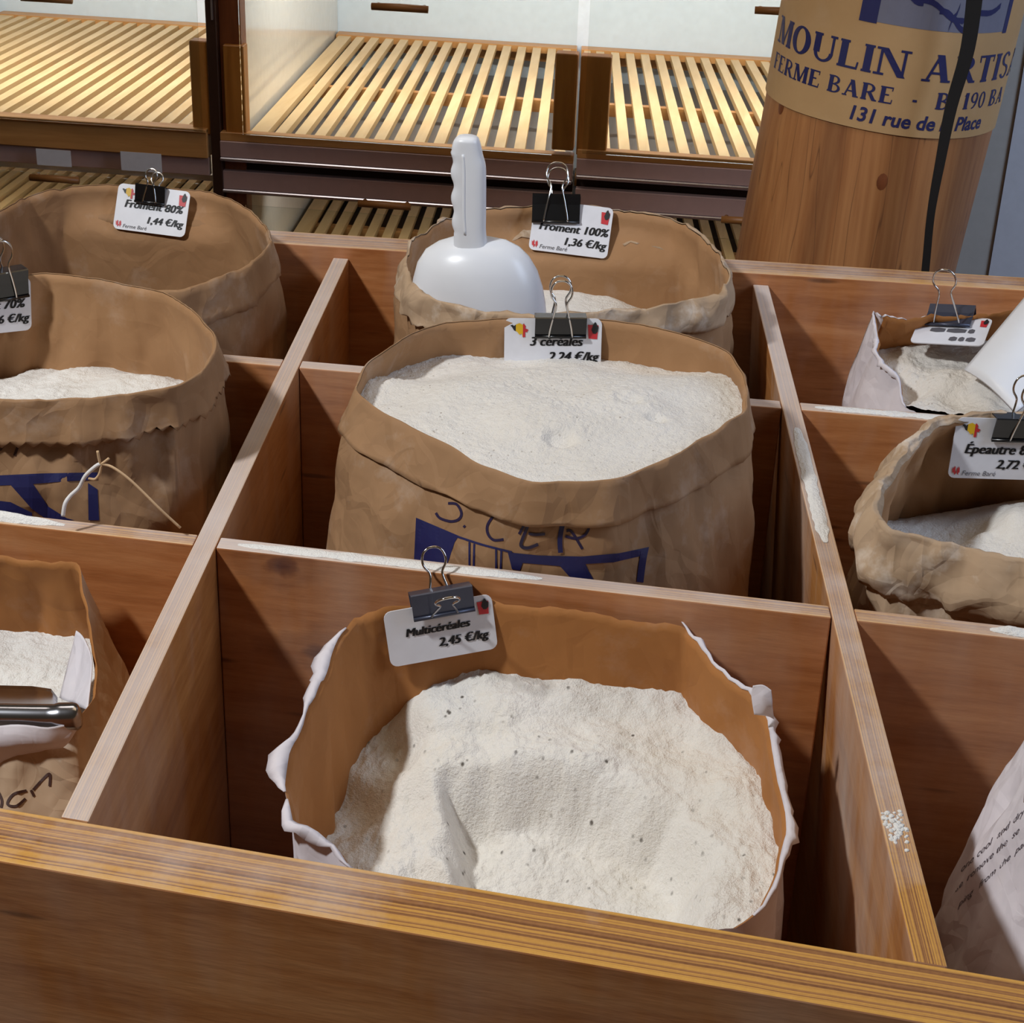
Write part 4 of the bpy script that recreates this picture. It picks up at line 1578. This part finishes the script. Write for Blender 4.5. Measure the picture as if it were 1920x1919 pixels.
# little knots on the trunk
for px_th, py in ((-0.95, 250), (0.16, 335)):
    V, Fc = [], []
    s0 = s_at(py)
    th0 = px_th
    kk = 12
    V.append(logp(s0, th0, lrad(s0, th0) + 0.001))
    for ring in (0.5, 1.0):
        for k in range(kk):
            a = 2 * math.pi * k / kk
            s_, th = s0 + 0.011 * ring * math.sin(a), th0 + 0.045 * ring * math.cos(a)
            V.append(logp(s_, th, lrad(s_, th) + (0.0009 if ring < 1 else 0.0002)))
    Fc = [(0, 1 + k, 1 + (k + 1) % kk) for k in range(kk)] + [(1 + k, 1 + kk + k, 1 + kk + (k + 1) % kk, 1 + (k + 1) % kk) for k in range(kk)]
    mesh('knot', V, Fc, 'red_wood', parent=log, smooth=True)

# label
sb, st = s_at(246), s_at(246) + 0.42
V, Fc = [], []
n, m = 64, 14
for i in range(m + 1):
    s_ = sb + (st - sb) * i / m
    for k in range(n + 1):
        th = math.radians(-118 + 236 * k / n)
        V.append(logp(s_, th, lrad(s_, th) + 0.0022))
for i in range(m):
    for k in range(n):
        Fc.append((i * (n + 1) + k, i * (n + 1) + k + 1, (i + 1) * (n + 1) + k + 1, (i + 1) * (n + 1) + k))
lab = mesh('paper_label', V, Fc, 'label_paper', parent=log, smooth=True, label='brown paper label with blue lettering')


def on_log(name, polys, mat, off=0.0027):
    V, Fc = [], []
    for P in polys:
        b = len(V)
        for th, s_ in P:
            V.append(logp(s_, th, lrad(s_, th) + off))
        Fc.append(tuple(range(b, b + len(P))))
    if Fc:
        return mesh(name, V, Fc, mat, parent=lab)


TH, TN = 0.25, 0.085


def bar(x0, y0, x1, y1, wd, horiz=True, k=4):
    """parallelogram bar from (x0,y0) to (x1,y1); wd measured along x (or y when horiz False)"""
    out = []
    for i in range(k):
        a, b = i / k, (i + 1) / k
        p, q_ = (x0 + (x1 - x0) * a, y0 + (y1 - y0) * a), (x0 + (x1 - x0) * b, y0 + (y1 - y0) * b)
        if horiz:
            out.append([(p[0] - wd / 2, p[1]), (p[0] + wd / 2, p[1]), (q_[0] + wd / 2, q_[1]), (q_[0] - wd / 2, q_[1])])
        else:
            out.append([(p[0], p[1] - wd / 2), (q_[0], q_[1] - wd / 2), (q_[0], q_[1] + wd / 2), (p[0], p[1] + wd / 2)])
    return out


def arc(cx, cy, rx, ry, a0, a1, k=14, th=TH, tn=TN):
    out = []
    for i in range(k):
        q4 = []
        for a, o_ in ((i, 1), (i + 1, 1), (i + 1, 0), (i, 0)):
            g = math.radians(a0 + (a1 - a0) * a / k)
            c, s_ = math.cos(g), math.sin(g)
            wx = rx - (0 if o_ else th)
            wy = ry - (0 if o_ else tn)
            q4.append((cx + wx * c, cy + wy * s_))
        out.append(q4)
    return out


def serif(x, y, wd=0.34):
    return bar(x - wd / 2, y, x + wd / 2, y, TN, False, 2)


def stem(x, y0=0, y1=1, s0=True, s1=True, th=TH):
    return bar(x, y0, x, y1, th) + (serif(x, y0 + TN / 2) if s0 else []) + (serif(x, y1 - TN / 2) if s1 else [])


GL = {
    'M': (1.15, stem(.14, th=.1) + bar(.2, 1, .57, 0.02, TH) + bar(.92, 1, .57, 0.02, .1) + stem(1.0)),
    'O': (1.0, arc(.5, .5, .48, .52, 0, 360, 24)),
    'U': (0.95, bar(.2, .3, .2, 1, TH) + serif(.2, 1 - TN / 2) + bar(.8, .3, .8, 1, .09) + serif(.8, 1 - TN / 2, .26) + arc(.475, .34, .375, .36, 180, 360, 14, .14, .09)),
    'L': (0.78, stem(.2) + bar(.2, TN / 2, .74, TN / 2, TN, False) + bar(.71, 0, .74, .28, .06)),
    'I': (0.42, stem(.21)),
    'N': (1.05, stem(.14, th=.09, s0=True) + bar(.2, 1, .88, 0, TH) + stem(.9, th=.09, s0=False)),
    'A': (1.0, bar(.16, 0, .5, 1, .09) + bar(.8, 0, .5, 1, TH) + serif(.15, TN / 2, .28) + serif(.82, TN / 2, .34) + bar(.26, .32, .7, .32, TN, False)),
    'R': (0.95, stem(.2) + arc(.42, .73, .36, .27, -90, 90, 12, .17) + bar(.2, .965, .44, .965, TN, False) + bar(.2, .48, .44, .48, TN, False) + bar(.48, .48, .82, 0, TH) + serif(.86, TN / 2, .2)),
    'T': (0.85, stem(.42, s1=False) + bar(.04, 1 - TN / 2, .8, 1 - TN / 2, TN, False) + bar(.06, .74, .04, 1, .05) + bar(.78, .74, .8, 1, .05)),
    'S': (0.72, arc(.35, .74, .3, .27, 20, 270, 12, .15, .08) + arc(.35, .26, .32, .27, -160, 90, 12, .15, .08)),
    'F': (0.75, stem(.2) + bar(.2, 1 - TN / 2, .7, 1 - TN / 2, TN, False) + bar(.2, .52, .55, .52, TN, False) + bar(.68, .74, .7, 1, .05)),
    'E': (0.8, stem(.2) + bar(.2, 1 - TN / 2, .72, 1 - TN / 2, TN, False) + bar(.2, .52, .55, .52, TN, False) + bar(.2, TN / 2, .75, TN / 2, TN, False) + bar(.7, .76, .72, 1, .05) + bar(.73, 0, .76, .26, .05)),
    'B': (0.88, stem(.2) + arc(.42, .75, .32, .25, -90, 90, 10, .16) + arc(.42, .26, .4, .27, -90, 90, 10, .17) + bar(.2, .965, .44, .965, TN, False) + bar(.2, .5, .44, .5, TN, False) + bar(.2, .03, .44, .03, TN, False)),
    '1': (0.5, stem(.26, s1=False) + bar(.08, .8, .26, .97, .1)),
    '9': (0.66, arc(.33, .68, .3, .33, 0, 360, 16, .14) + arc(.2, .66, .43, .66, -90, 0, 10, .15)),
    '0': (0.66, arc(.33, .5, .31, .51, 0, 360, 18, .15)),
    '5': (0.62, bar(.12, .5, .16, 1, .07) + bar(.12, .95, .55, .95, .1, False) + arc(.26, .31, .33, .31, -130, 120, 12, .15)),
    '-': (0.5, bar(.12, .38, .36, .38, .14, False, 2)),
    '.': (0.3, bar(.08, .06, .2, .06, .14, False, 2)),
    ' ': (0.34, []),
}


def log_line(name, txt, th0, s0, hgt, kx=1.0, gap=0.06):
    x = th0 * RL
    for word in txt.split(' '):
        polys = []
        for ch in word:
            wd, P = GL[ch]
            for q_ in P:
                polys.append([((x + a * hgt * kx) / RL, s0 + b * hgt) for a, b in q_])
            x += (wd + gap) * hgt * kx
        if polys:
            on_log(name, polys, 'ink_blue')
        x += (GL[' '][0] + gap) * hgt * kx


s1_, s2_ = s_at(141), s_at(90)
h1 = s2_ - s1_
log_line('printed_title', 'MOULIN ARTISANAL', math.radians(-72), s1_, h1, 1.13)
s3_ = s_at(191)
h2 = s_at(160) - s3_
log_line('printed_farm_line', 'FERME BARE  -  B  190 BA', math.radians(-71), s3_, h2, 1.04, 0.1)
V2, F2 = text2d('131 rue de la Place', 0.0245, shear=0.12, bold=0.0006)
s4_ = s_at(231)
V = [logp(s4_ + y, math.radians(-14) + x / RL, lrad(s4_ + y, math.radians(-14) + x / RL) + 0.0027) for x, y in V2]
mesh('printed_address', V, F2, 'ink_blue', parent=lab)
# blue picture block above the title: darker left column, pale scene, frame
sp0 = s_at(47)
grid = lambda a0, a1, b0, b1, kx=10, ky=4: [[(math.radians(a0 + (a1 - a0) * (i + p) / kx), b0 + (b1 - b0) * (j + q_) / ky) for p, q_ in ((0, 0), (1, 0), (1, 1), (0, 1))] for i in range(kx) for j in range(ky)]
on_log('printed_picture', grid(-17, 62, sp0, sp0 + 0.22, 20, 6), 'ink_pale_blue', 0.0025)
on_log('printed_frame', grid(-17.5, -9, sp0 - 0.002, sp0 + 0.22, 3, 6), 'ink_blue', 0.0028)
on_log('printed_frame', grid(59, 62.5, sp0 - 0.002, sp0 + 0.22, 2, 6), 'ink_blue', 0.0028)
for a0, a1, b0, b1 in ((8, 30, 0.03, 0.012), (18, 34, 0.02, 0.0), (-6, 10, 0.045, 0.028), (30, 52, 0.01, 0.03), (24, 27, 0.0, 0.03)):
    P = []
    for i in range(8):
        f0, f1 = i / 8, (i + 1) / 8
        y0, y1 = b0 + (b1 - b0) * f0 + 0.004 * math.sin(f0 * 6), b0 + (b1 - b0) * f1 + 0.004 * math.sin(f1 * 6)
        P.append([(math.radians(a0 + (a1 - a0) * f0), sp0 + y0), (math.radians(a0 + (a1 - a0) * f1), sp0 + y1), (math.radians(a0 + (a1 - a0) * f1), sp0 + y1 + 0.007), (math.radians(a0 + (a1 - a0) * f0), sp0 + y0 + 0.007)])
    on_log('printed_line', P, 'ink_blue', 0.0029)

# strap hanging in front of the log
YS_ = YL - RL - 0.035
sp = [aty(x, y, YS_ + dy) for x, y, dy in ((1990, -900, 0), (1930, -600, 0), (1885, -350, 0), (1850, -160, 0), (1832, -40, 0), (1815, 90, 0), (1784, 200, 0), (1764, 300, 0), (1746, 400, 0), (1736, 500, 0), (1722, 640, 0))]
P = catmull(sp, 6)
V, Fc = [], []
for i, p in enumerate(P):
    wd = 0.0048 + 0.0060 * max(0.0, min(1.0, 1 - (i - 18) / 30.0))
    for dx, dy in ((-wd, 0), (wd, 0), (wd, 0.003), (-wd, 0.003)):
        V.append(p + np.array([dx, dy, 0]))
for i in range(len(P) - 1):
    for k in range(4):
        Fc.append((i * 4 + k, i * 4 + (k + 1) % 4, (i + 1) * 4 + (k + 1) % 4, (i + 1) * 4 + k))
Fc += [(3, 2, 1, 0), tuple((len(P) - 1) * 4 + k for k in range(4))]
mesh('hanging_strap', V, Fc, 'strap_black', loc=tuple(P[-1]), smooth=False, label='black strap hanging in front of the labelled log', cat='strap')

# ------------------------------------------------------------------ bread cabinet behind
YC = 1.5
DX, DZ = -0.077, -0.058
ZU, ZLW = -0.072, -0.345
cab = empty('bread_cabinet', (-0.3, YC, FLOOR), 'glass fronted bread cabinet with slatted wooden shelves behind the bin', 'cabinet')
DEP = 0.0
# depth of the deck from the far edge seen at (840, 76)
a_, b_ = 0.1, 1.5
for _ in range(40):
    c_ = (a_ + b_) / 2
    x0 = -0.3
    if proj((x0 + DX * c_, YC + c_, ZU + DZ * c_))[1] > 76:
        a_ = c_
    else:
        b_ = c_
DEP = a_

xs = {k: aty(px, py, YC)[0] for k, (px, py) in dict(post=(408, 255), bayl=(-420, 200), part=(1080, 285), endr=(1760, 300)).items()}


def deck(zf, x0, x1, n, wide, wname, tray, first=0.0):
    root = None
    fr_ = []
    # cross rails under the slats join the deck frame
    V, Fc = [], []
    for t in (0.012, DEP * 0.47, DEP - 0.012):
        b = len(V)
        r = 0.011
        for (xx, tt) in ((x0, t - r), (x1, t - r), (x1, t + r), (x0, t + r)):
            V.append((xx + DX * tt, YC + tt, zf + DZ * tt - 0.034))
        for (xx, tt) in ((x0, t - r), (x1, t - r), (x1, t + r), (x0, t + r)):
            V.append((xx + DX * tt, YC + tt, zf + DZ * tt - 0.012))
        Fc += [tuple(b + i for i in f) for f in BOXF]
    d = mesh('shelf_deck', V, Fc, 'beech_rail', parent=cab)
    pitch = (x1 - x0 - wide - 0.01) / n
    for i in range(-1 if wide else 0, n):
        if i < 0:
            xa, xb = x0 + 0.006, x0 + wide
        else:
            xa = x0 + wide + 0.012 + pitch * i
            xb = xa + pitch * 0.54
        t0, t1_ = 0.004, DEP - 0.004
        V = []
        for z in (-0.0115, 0.0):
            for xx, tt in ((xa, t0), (xb, t0), (xb, t1_), (xa, t1_)):
                V.append((xx + DX * tt, YC + tt, zf + DZ * tt + z))
        o = mesh(wname, V, BOXF, 'beech', parent=d)
    # far ledge board
    V = []
    for z in (-0.012, 0.002):
        for xx, tt in ((x0, DEP - 0.05), (x1, DEP - 0.05), (x1, DEP), (x0, DEP)):
            V.append((xx + DX * tt, YC + tt, zf + DZ * tt + z))
    mesh('far_ledge', V, BOXF, 'beech_rail', parent=d)
    V = []
    for z in (-0.085, -0.075):
        for xx, tt in ((x0, 0.01), (x1, 0.01), (x1, DEP), (x0, DEP)):
            V.append((xx + DX * tt, YC + tt, zf + DZ * tt + z))
    mesh('crumb_tray', V, BOXF, tray, parent=cab)


XPL, XPT, XLE, XRE = xs['post'], xs['part'], xs['bayl'], xs['endr']
deck(ZU, XLE + 0.02, XPL - 0.012, 21, 0.04, 'slat', 'tray_white')
deck(ZU, XPL + 0.045, XPT - 0.004, 15, 0.034, 'slat', 'tray_grey')
deck(ZU, XPT + 0.006, XRE - 0.01, 16, 0.02, 'slat', 'tray_grey')
deck(ZLW, XLE + 0.02, XPL - 0.012, 21, 0.04, 'slat', 'tray_dark')
deck(ZLW, XPL + 0.045, XPT - 0.004, 15, 0.034, 'slat', 'tray_dark')
deck(ZLW, XPT + 0.006, XRE - 0.01, 16, 0.02, 'slat', 'tray_dark')


def cbox(name, x0, x1, y0, y1, z0, z1, mat, bv=0.001, **kw):
    V, Fc = box(x0, x1, y0, y1, z0, z1)
    o = mesh(name, V, Fc, mat, parent=cab, **kw)
    if bv:
        bevel(o, bv, 1)
    return o


ZT = 0.46
# white back, sides, top, skewed like the shelves
def skew_panel(name, x0, x1, t0, t1_, z0, z1, mat):
    V = []
    for z in (z0, z1):
        for xx, tt in ((x0, t0), (x1, t0), (x1, t1_), (x0, t1_)):
            V.append((xx + DX * tt, YC + tt, z))
    return mesh(name, V, BOXF, mat, parent=cab)


skew_panel('back_panel', XLE, XRE, DEP + 0.002, DEP + 0.018, FLOOR, ZT, 'back_white')
skew_panel('side_panel', XLE - 0.02, XLE, 0, DEP + 0.018, FLOOR, ZT, 'side_white')
skew_panel('side_panel', XRE, XRE + 0.02, 0, DEP + 0.018, FLOOR, ZT, 'side_white')
skew_panel('partition', XPL + 0.026, XPL + 0.042, 0.03, DEP, ZLW - 0.2, ZT, 'side_white')
skew_panel('top_panel', XLE - 0.02, XRE + 0.02, 0, DEP + 0.02, ZT, ZT + 0.02, 'red_wood')
skew_panel('base_panel', XLE, XRE, 0, DEP, FLOOR, FLOOR + 0.08, 'red_wood')
skew_panel('lower_front', XLE, XRE, -0.004, 0.01, FLOOR + 0.08, ZLW - 0.1, 'red_wood')
# post between left and centre bay
cbox('post', XPL - 0.007, XPL + 0.010, YC - 0.016, YC + 0.03, FLOOR, ZT, 'dark_post')
cbox('post_facing', XPL + 0.010, XPL + 0.045, YC - 0.002, YC + 0.03, FLOOR, ZT, 'red_wood')
cbox('hinge_strip', XPL + 0.003, XPL + 0.006, YC - 0.019, YC - 0.016, ZU + 0.18, ZT, 'silver_lip', 0)


def pxz(px, py, Y):
    return aty(px, py, Y)[2]


# upright blocks at the front of the bays
for (x0p, x1p, yt, yb) in ((362, 394, 78, 246), (424, 462, 86, 259), (1034, 1075, 101, 276), (1080, 1136, 106, 286)):
    a = aty(x0p, yb, YC - 0.012); b = aty(x1p, yb, YC - 0.012); c = aty((x0p + x1p) / 2 + 4, yt, YC - 0.012)
    cbox('stop_block', a[0], b[0], YC - 0.012, YC + 0.014, a[2] - 0.004, c[2], 'oak_block', 0.0015)
# front rails
for (x0, x1, left) in ((XLE, XPL - 0.012, True), (XPL + 0.008, XPT - 0.003, False), (XPT + 0.003, XRE, False)):
    dz = 0.0 if not left else 0.004
    z = ZU + 0.004 + dz + (0.010 if x0 > XPT else 0)
    if left:
        cbox('front_rail', x0, x1, YC - 0.02, YC + 0.004, z - 0.048, z - 0.002, 'beech_rail')
        cbox('rail_edge', x0, x1, YC - 0.024, YC + 0.004, z - 0.006, z, 'beech_rail')
        cbox('metal_rail', x0, x1, YC - 0.014, YC + 0.0, z - 0.078, z - 0.048, 'brown_rail')
    else:
        cbox('front_rail', x0, x1, YC - 0.016, YC + 0.004, z - 0.014, z, 'beech_rail')
        cbox('metal_rail', x0, x1, YC - 0.018, YC + 0.0, z - 0.040, z - 0.014, 'brown_rail')
        cbox('metal_lip', x0, x1, YC - 0.022, YC - 0.0, z - 0.046, z - 0.040, 'silver_lip', 0.0015)
        cbox('rail_gap', x0, x1, YC + 0.006, YC + 0.02, z - 0.066, z - 0.040, 'dark_gap', 0)
        cbox('metal_rail', x0, x1, YC - 0.012, YC + 0.004, z - 0.094, z - 0.064, 'brown_rail')
        cbox('metal_lip', x0, x1, YC - 0.016, YC + 0.0, z - 0.100, z - 0.094, 'silver_lip', 0.0015)
cbox('metal_rail', XLE, XRE, YC - 0.012, YC + 0.004, ZLW - 0.04, ZLW - 0.004, 'brown_rail')
# glass flaps with dowel handles
def flap(x0, x1, z0, z1, hx0, hx1, hz):
    V, Fc = box(x0, x1, YC - 0.030, YC - 0.026, z0, z1)
    g = mesh('glass_flap', V, Fc, 'clear_glass', parent=cab)
    y = YC - 0.045
    V, Fc = tube([(hx0, y, hz), ((hx0 + hx1) / 2, y - 0.002, hz + 0.001), (hx1, y, hz)], [0.0055, 0.006, 0.0055], 12)
    mesh('handle', V, Fc, 'handle_wood', parent=g, smooth=True)
    for hx in (hx0 + 0.008, hx1 - 0.008):
        V, Fc = tube([(hx, y, hz), (hx, YC - 0.030, hz)], 0.004, 10)
        mesh('handle_peg', V, Fc, 'handle_wood', parent=g, smooth=True)


def hnd(pxa, pxb, py):
    a, b = aty(pxa, py, YC - 0.045), aty(pxb, py, YC - 0.045)
    return a[0], b[0], (a[2] + b[2]) / 2


h = hnd(697, 803, 15)
flap(XPL + 0.05, XPT - 0.006, ZU + 0.006, h[2] + 0.05, *h)
h = hnd(1415, 1520, 22)
flap(XPT + 0.012, XRE - 0.02, ZU + 0.012, h[2] + 0.05, *h)
h = hnd(40, 135, -2)
flap(XLE + 0.01, XPL - 0.016, ZU + 0.006, h[2] + 0.05, *h)
h = hnd(672, 770, 385)
flap(XPL + 0.05, XPT - 0.006, ZLW, ZU - 0.11, *h)
h = hnd(1352, 1450, 415)
flap(XPT + 0.012, XRE - 0.02, ZLW, ZU - 0.11, *h)
h = hnd(57, 148, 336)
flap(XLE + 0.01, XPL - 0.016, ZLW, ZU - 0.08, *h)
# paper tags under the left rail
for x0p, x1p, y0p, y1p, lb_ in ((70, 132, 283, 309, 'small blank paper tag under the left shelf rail, nearer the left edge'), (228, 302, 289, 319, 'small printed paper tag under the left shelf rail, above the Froment 80% card')):
    a = aty(x0p, y1p, YC - 0.036); b = aty(x1p, y0p, YC - 0.036)
    V, Fc = box(a[0], b[0], YC - 0.0365, YC - 0.0355, a[2], b[2])
    tg = mesh('shelf_tag', V, Fc, 'card_white', loc=((a[0] + b[0]) / 2, YC - 0.036, a[2]), label=lb_, cat='tag', group='paper tags on the shelf rail')

# lamps inside the upper tier of the cabinet
for nm, x0, x1, z, pw in (('cabinet_lamp_left', XLE + .1, XPL - .1, ZT - 0.03, 10.0), ('cabinet_lamp_centre', XPL + .12, XPT - .08, ZT - 0.03, 7.0), ('cabinet_lamp_right', XPT + .08, XRE - .1, ZT - 0.03, 7.0)):
    area(nm, ((x0 + x1) / 2, YC + 0.32, z), ((x0 + x1) / 2 - .02, YC + 0.62, ZU), x1 - x0, pw, (1.0, 0.97, 0.92), 0.06)
for nm, x0, x1 in (('lower_fill_left', XLE + .1, XPL - .1), ('lower_fill_centre', XPL + .12, XPT - .08), ('lower_fill_right', XPT + .08, XRE - .1)):  # added fill so the lower slats are not too dark
    area(nm, ((x0 + x1) / 2, YC + 0.2, ZU - 0.125), ((x0 + x1) / 2 - .02, YC + 0.4, ZLW), x1 - x0, 1.6 if 'left' in nm else 0.9, (1.0, 0.93, 0.84), 0.03)
